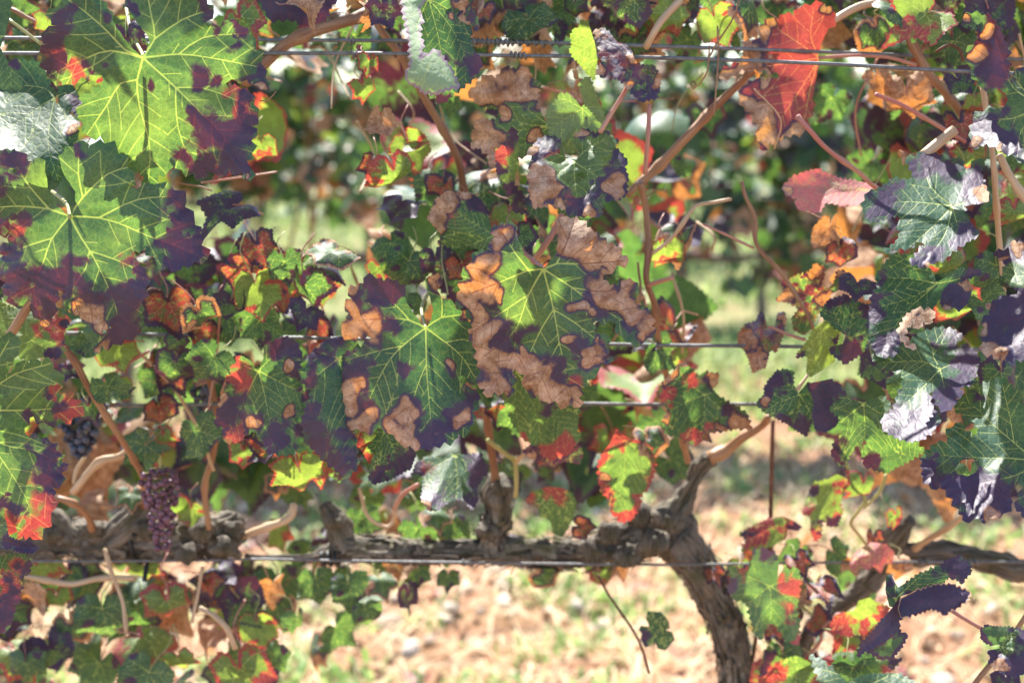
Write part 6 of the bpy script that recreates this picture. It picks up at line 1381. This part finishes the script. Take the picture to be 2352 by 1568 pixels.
# leaves of the same canopy above and beside the view: they shade the leaves in view
rng = np.random.default_rng(21)
for rt, x0, x1 in ((vine3, -0.75, -0.2), (vine, -0.2, 0.2), (vine2, 0.2, 0.85)):
    ms = []
    for _ in range(int((300 if rt is vine2 else 420) * (x1 - x0))):
        p = (rng.uniform(x0, x1), rng.uniform(1.04, 1.5), rng.uniform(1.24, 1.75))
        if in_gap(p, 0.014): continue
        ms.append(leaf_matrix(p, rng.uniform(0.085, 0.13), rng.uniform(-60, 60), rng.uniform(-10, 70), rng.uniform(-70, 70)))
    for _ in range(0 if rt is vine else 30):
        sx_ = -1 if rt is vine3 else 1
        p = (sx_ * rng.uniform(0.46, 0.75), rng.uniform(0.95, 1.5), rng.uniform(0.7, 1.3))
        if in_gap(p, 0.014): continue
        ms.append(leaf_matrix(p, rng.uniform(0.085, 0.13), rng.uniform(-60, 60), rng.uniform(-10, 70), rng.uniform(-70, 70)))
    vx0, vx1, nn = ((100, 620, 150), (620, 1570, 190), (1960, 2400, 80))[(vine3, vine, vine2).index(rt)]
    while nn > 0:
        nn -= 1
        vx, vy, dd = rng.uniform(vx0, vx1), rng.uniform(-20, 1080), rng.uniform(1.34, 1.62)
        if any(a < vx < b and c < vy < d for a, b, c, d in WIN) or in_gap(at(vx, vy, np.array(dd)), 0.0): continue
        ms.append(leaf_matrix(at(vx, vy, np.array(dd)), rng.uniform(0.07, 0.12), rng.uniform(-60, 60), rng.uniform(-15, 80), rng.uniform(-60, 60)))
    mass('foliage', rt, ms, [MID[k][q] for k in ('g', 'gp', 'g', 'gp', 'y', 'p', 'w', 'o', 'b') for q in (0, 1)], rng)

# ------------------------------------------------------------------ rows of vines behind


def cheap_leaf(preset, seed):
    rng = np.random.default_rng(seed)
    a = np.array([0, 40, 75, 110, 150, 180, 210, 250, 285, 320]) + 90
    r = np.array([.12, .5, .36, .55, .42, .58, .42, .55, .36, .5])
    V = np.vstack([[0, 0, 0], np.c_[r * np.cos(np.radians(a)), r * np.sin(np.radians(a)), np.zeros(10)]])
    V[:, 2] = rng.uniform(-.3, .3) * np.abs(V[:, 0]) + rng.uniform(-.4, .3) * (V[:, 0] ** 2 + V[:, 1] ** 2) + rng.uniform(-.05, .05, 11)
    F = np.array([[0, i, i % 10 + 1] for i in range(1, 11)])
    b = PRESET[preset]['base']
    pig = np.zeros((11, 4)); pig[:, 0] = b.get('P', 0); pig[:, 1] = b.get('B', 0); pig[:, 2] = b.get('R', 0)
    if preset in ('gp', 'o'): pig[3:6, 0 if preset == 'gp' else 2] = 0.7
    vein = np.full((11, 4), 9.0); vein[:, 3] = b.get('Y', .1)
    return finish_leaf('leaf', [(V, F, V[:, :2] * 0.12, pig, vein)], np.zeros(3))


CHEAP = [cheap_leaf(k, 60 + i) for i, k in enumerate(['g', 'g', 'g', 'gp', 'g', 'g', 'p', 'w', 'b', 'g', 'w', 'y'])]
LOWMIX = [LOW[k][q] for k in ('g', 'g', 'g', 'w', 'g', 'gp', 'y', 'p', 'g', 'y', 'w', 'w') for q in (0, 1)]


def bg_vine(x, y, label, group, zb, zt, n_obj, n_mass, rng, half=0.52, thick=0.24):
    root = empty('grapevine', (x, y, 0), label, 'grapevine', group)
    lean = rng.uniform(-.12, .12)
    pts = np.array([[x, y, -0.05, .03], [x + lean * .3, y + .02, .2, .024], [x + lean, y, .45, .022], [x + lean * 1.3, y, .62, .025]])
    V, F, U = tube_arrays(pts, 10, 0.04, 0.12, 30, int(rng.integers(1000)), 0.5)
    tube_obj('trunk', [(V, F, U)], M_BARK, root)
    pts = np.array([[x - .48, y, .66, .008], [x - .2, y + .01, .61, .012], [x + lean * 1.3, y, .62, .02], [x + .25, y - .01, .60, .012], [x + .48, y, .65, .008]])
    V, F, U = tube_arrays(pts, 8, 0.05, 0.15, 30, int(rng.integers(1000)), 0.5)
    tube_obj('cordon', [(V, F, U)], M_BARK, root)
    if n_obj:
        for q in range(7):
            xx = x + rng.uniform(-.45, .45)
            pts = np.array([[xx, y, .62, .006], [xx + rng.uniform(-.06, .06), y + rng.uniform(-.08, .08), .9, .005], [xx + rng.uniform(-.12, .12), y + rng.uniform(-.15, .15), zt - .05, .003]])
            V, F, U = tube_arrays(pts, 6, 0.05)
            tube_obj('cane', [(V, F, U)], M_CANE, root)

    def mat_():
        z = zb + (zt - zb) * rng.beta(1.3, 1.2)
        p = (x + rng.uniform(-half, half), y + rng.normal(0, thick * .6), z + rng.normal(0, .04))
        return leaf_matrix(p, rng.uniform(.075, .125), rng.uniform(-70, 70), rng.uniform(-15, 88), rng.uniform(-80, 80))
    for q in range(n_obj):
        o = bpy.data.objects.new('leaf', LOWMIX[int(rng.integers(len(LOWMIX)))]); link(o); put(o, root, mat_())
        v = rng.uniform(.55, 1.2); o.color = (v, v, v, 1)
    mass('foliage', root, [mat_() for _ in range(n_mass)], CHEAP, rng)


rng = np.random.default_rng(5)
ROW2 = [(-2.25, .80, 1.42, 'second row vine farthest to the left'), (-1.32, .82, 1.42, 'second row vine behind the two big leaves on the left'), (-0.42, .74, 1.42, 'second row vine behind the gap left of the centre'), (0.48, .56, 1.45, 'second row vine behind the pale leaf above the centre'), (1.36, .50, 1.47, 'second row vine, dark and dense, behind the bright red leaf'), (2.25, .50, 1.46, 'second row vine behind the curled leaves on the right border')]
for x, zb, zt, lab in ROW2:
    bg_vine(x, 4.72 + rng.uniform(-.05, .05), lab, 'vines in the second row', zb, zt, 260, 330, rng)
for r_, (y, n, sp_) in enumerate([(7.6, 9, 1.05), (10.7, 11, 1.1), (13.9, 14, 1.15), (17.2, 16, 1.2)]):
    for q in range(n):
        bg_vine((q - (n - 1) / 2) * sp_ + 0.3, y, 'blurred vine in the ' + ['third', 'fourth', 'fifth', 'sixth'][r_] + ' row behind the near leaves', 'vines in the ' + ['third', 'fourth', 'fifth', 'sixth'][r_] + ' row', .6, 1.34, 0, 330, rng, half=sp_ * .56)
print('rows', round(time.time() - T0, 2))

# ------------------------------------------------------------------ stones, gravel, weeds, grass, fallen leaves
rng = np.random.default_rng(9)
SM = []
for q in range(6):
    s = Sines(3, 1.6, 10, 200 + q)
    SM.append(mesh_np('stone', IV2 * (1 + 0.22 * s(IV2))[:, None] * np.array([1, rng.uniform(.7, 1), rng.uniform(.5, .75)]), IF2, M_STONE))
cnt = 0
while cnt < 280:
    y = 2.3 + 2.3 * rng.uniform() ** 1.3; x = rng.uniform(-1, 1) * y * 0.40
    r = 0.010 + 0.022 * rng.uniform() ** 2.2
    o = bpy.data.objects.new('stone', SM[cnt % 6]); link(o)
    z = float(GZ(np.array([[x, y]]))[0])
    o.location = (x, y, z + r * 0.15); o.scale = (r, r, r); o.rotation_euler = (rng.uniform(-.3, .3), rng.uniform(-.3, .3), rng.uniform(0, 6.28))
    tag(o, 'pale limestone lump lying loose on the reddish soil', 'stone', 'loose stones on the vineyard soil')
    cnt += 1
n = 3800
y = 2.25 + 3.2 * rng.uniform(size=n) ** 1.3; x = rng.uniform(-1, 1, n) * y * 0.42
z = GZ(np.c_[x, y]); r = 0.004 + 0.012 * rng.uniform(size=n) ** 2
sc = r[:, None] * rng.uniform(.6, 1.2, (n, 3))
V = IV1[None] * sc[:, None] * (1 + rng.uniform(-.25, .25, (n, len(IV1), 1))) + np.stack([x, y, z + r * .2], 1)[:, None]
F = IF1[None] + (np.arange(n) * len(IV1))[:, None, None]
M_CLOD = make_plain('soil_crumbs', (0.17, 0.08, 0.04), (0.42, 0.27, 0.17), 9, 0.95, 0, 0.4, 0.004, 0.1)
o = bpy.data.objects.new('gravel', mesh_np('gravel', V.reshape(-1, 3), F.reshape(-1, 3), M_CLOD, False)); link(o)
tag(o, 'small crumbs of red soil and gravel between the rows', None, None, 'stuff')


def blades(name, label, n, fx, hmin, hmax, w, tone_a, tone_b, lean):
    p = fx(n)
    z = GZ(p) if True else 0
    near = (p[:, 1] < 17) * 1.0
    h = rng.uniform(hmin, hmax, n); a = rng.uniform(0, 6.283, n); l = rng.uniform(0.2, 1, n) * lean
    dx, dy = np.cos(a), np.sin(a)
    ww = w * rng.uniform(.6, 1.3, n)
    B = np.stack([p[:, 0], p[:, 1], z * near - .005], 1)
    side = np.stack([-dy, dx, np.zeros(n)], 1) * ww[:, None]
    mid = B + np.stack([dx * l * h * .35, dy * l * h * .35, h * .6], 1)
    tip = B + np.stack([dx * l * h, dy * l * h, h * (1 - .35 * l)], 1)
    V = np.stack([B - side * .6, B + side * .6, mid - side, mid + side, tip], 1)
    F = np.array([[0, 1, 3], [0, 3, 2], [2, 3, 4]])[None] + (np.arange(n) * 5)[:, None, None]
    me = mesh_np(name, V.reshape(-1, 3), F.reshape(-1, 3), M_GRASS)
    t = rng.uniform(0, 1, (n, 1)); c = np.array(tone_a) * (1 - t) + np.array(tone_b) * t
    c = np.repeat(np.c_[c, np.ones(n)], 5, 0)
    set_col(me, 'tone', c)
    o = bpy.data.objects.new(name, me); link(o)
    tag(o, label, None, None, 'stuff')


def tufts(y0, y1, k, spread, nt):
    def f(n):
        cy = y0 + (y1 - y0) * rng.uniform(size=nt); cx = rng.uniform(-1, 1, nt) * (cy * .42 + .1)
        i = rng.integers(nt, size=n)
        return np.c_[cx[i] + rng.normal(0, spread, n), cy[i] + rng.normal(0, spread, n)]
    return f


blades('weeds', 'sparse green weeds sprouting from the stony soil', 6000, tufts(2.4, 5.2, 1, .04, 230), .02, .07, .006, (.07, .15, .03), (.22, .28, .10), 1.2)
blades('grass', 'grass strip growing in the alley beyond the second row', 24000, lambda n: np.c_[rng.uniform(-1, 1, n) * 4.0, 5.0 + 2.2 * rng.uniform(size=n)], .03, .10, .006, (.075, .13, .03), (.24, .26, .11), 1.0)
blades('grass', 'grass strips growing in the farther alleys', 26000, lambda n: np.c_[rng.uniform(-1, 1, n) * 7.5, 7.9 + 9 * rng.uniform(size=n)], .04, .12, .012, (.075, .13, .03), (.24, .26, .11), 1.0)
blades('litter', 'dry straw and twigs scattered over the stony soil', 5000, tufts(2.35, 4.6, 1, .12, 300), .03, .09, .0022, (.32, .23, .13), (.52, .42, .28), 2.6)
for q in range(110):
    y = 2.35 + 2.4 * rng.uniform() ** 1.2; x = rng.uniform(-1, 1) * y * 0.40
    o = bpy.data.objects.new('fallen_leaf', LOW['b' if rng.uniform() < .6 else 'o'][int(rng.integers(2))]); link(o)
    w = rng.uniform(.05, .09)
    o.matrix_world = Matrix.Translation((x, y, float(GZ(np.array([[x, y]]))[0]) + .016)) @ Matrix.Rotation(rng.uniform(0, 6.28), 4, 'Z') @ Matrix.Rotation(rng.uniform(-.4, .4), 4, 'X') @ Matrix.Diagonal((w, w, w, 1))
    tag(o, 'dry fallen vine leaf lying on the stony soil', 'fallen leaf', 'fallen leaves on the soil')
print('all built', round(time.time() - T0, 2), 'tris', sum(len(m.polygons) for m in bpy.data.meshes))
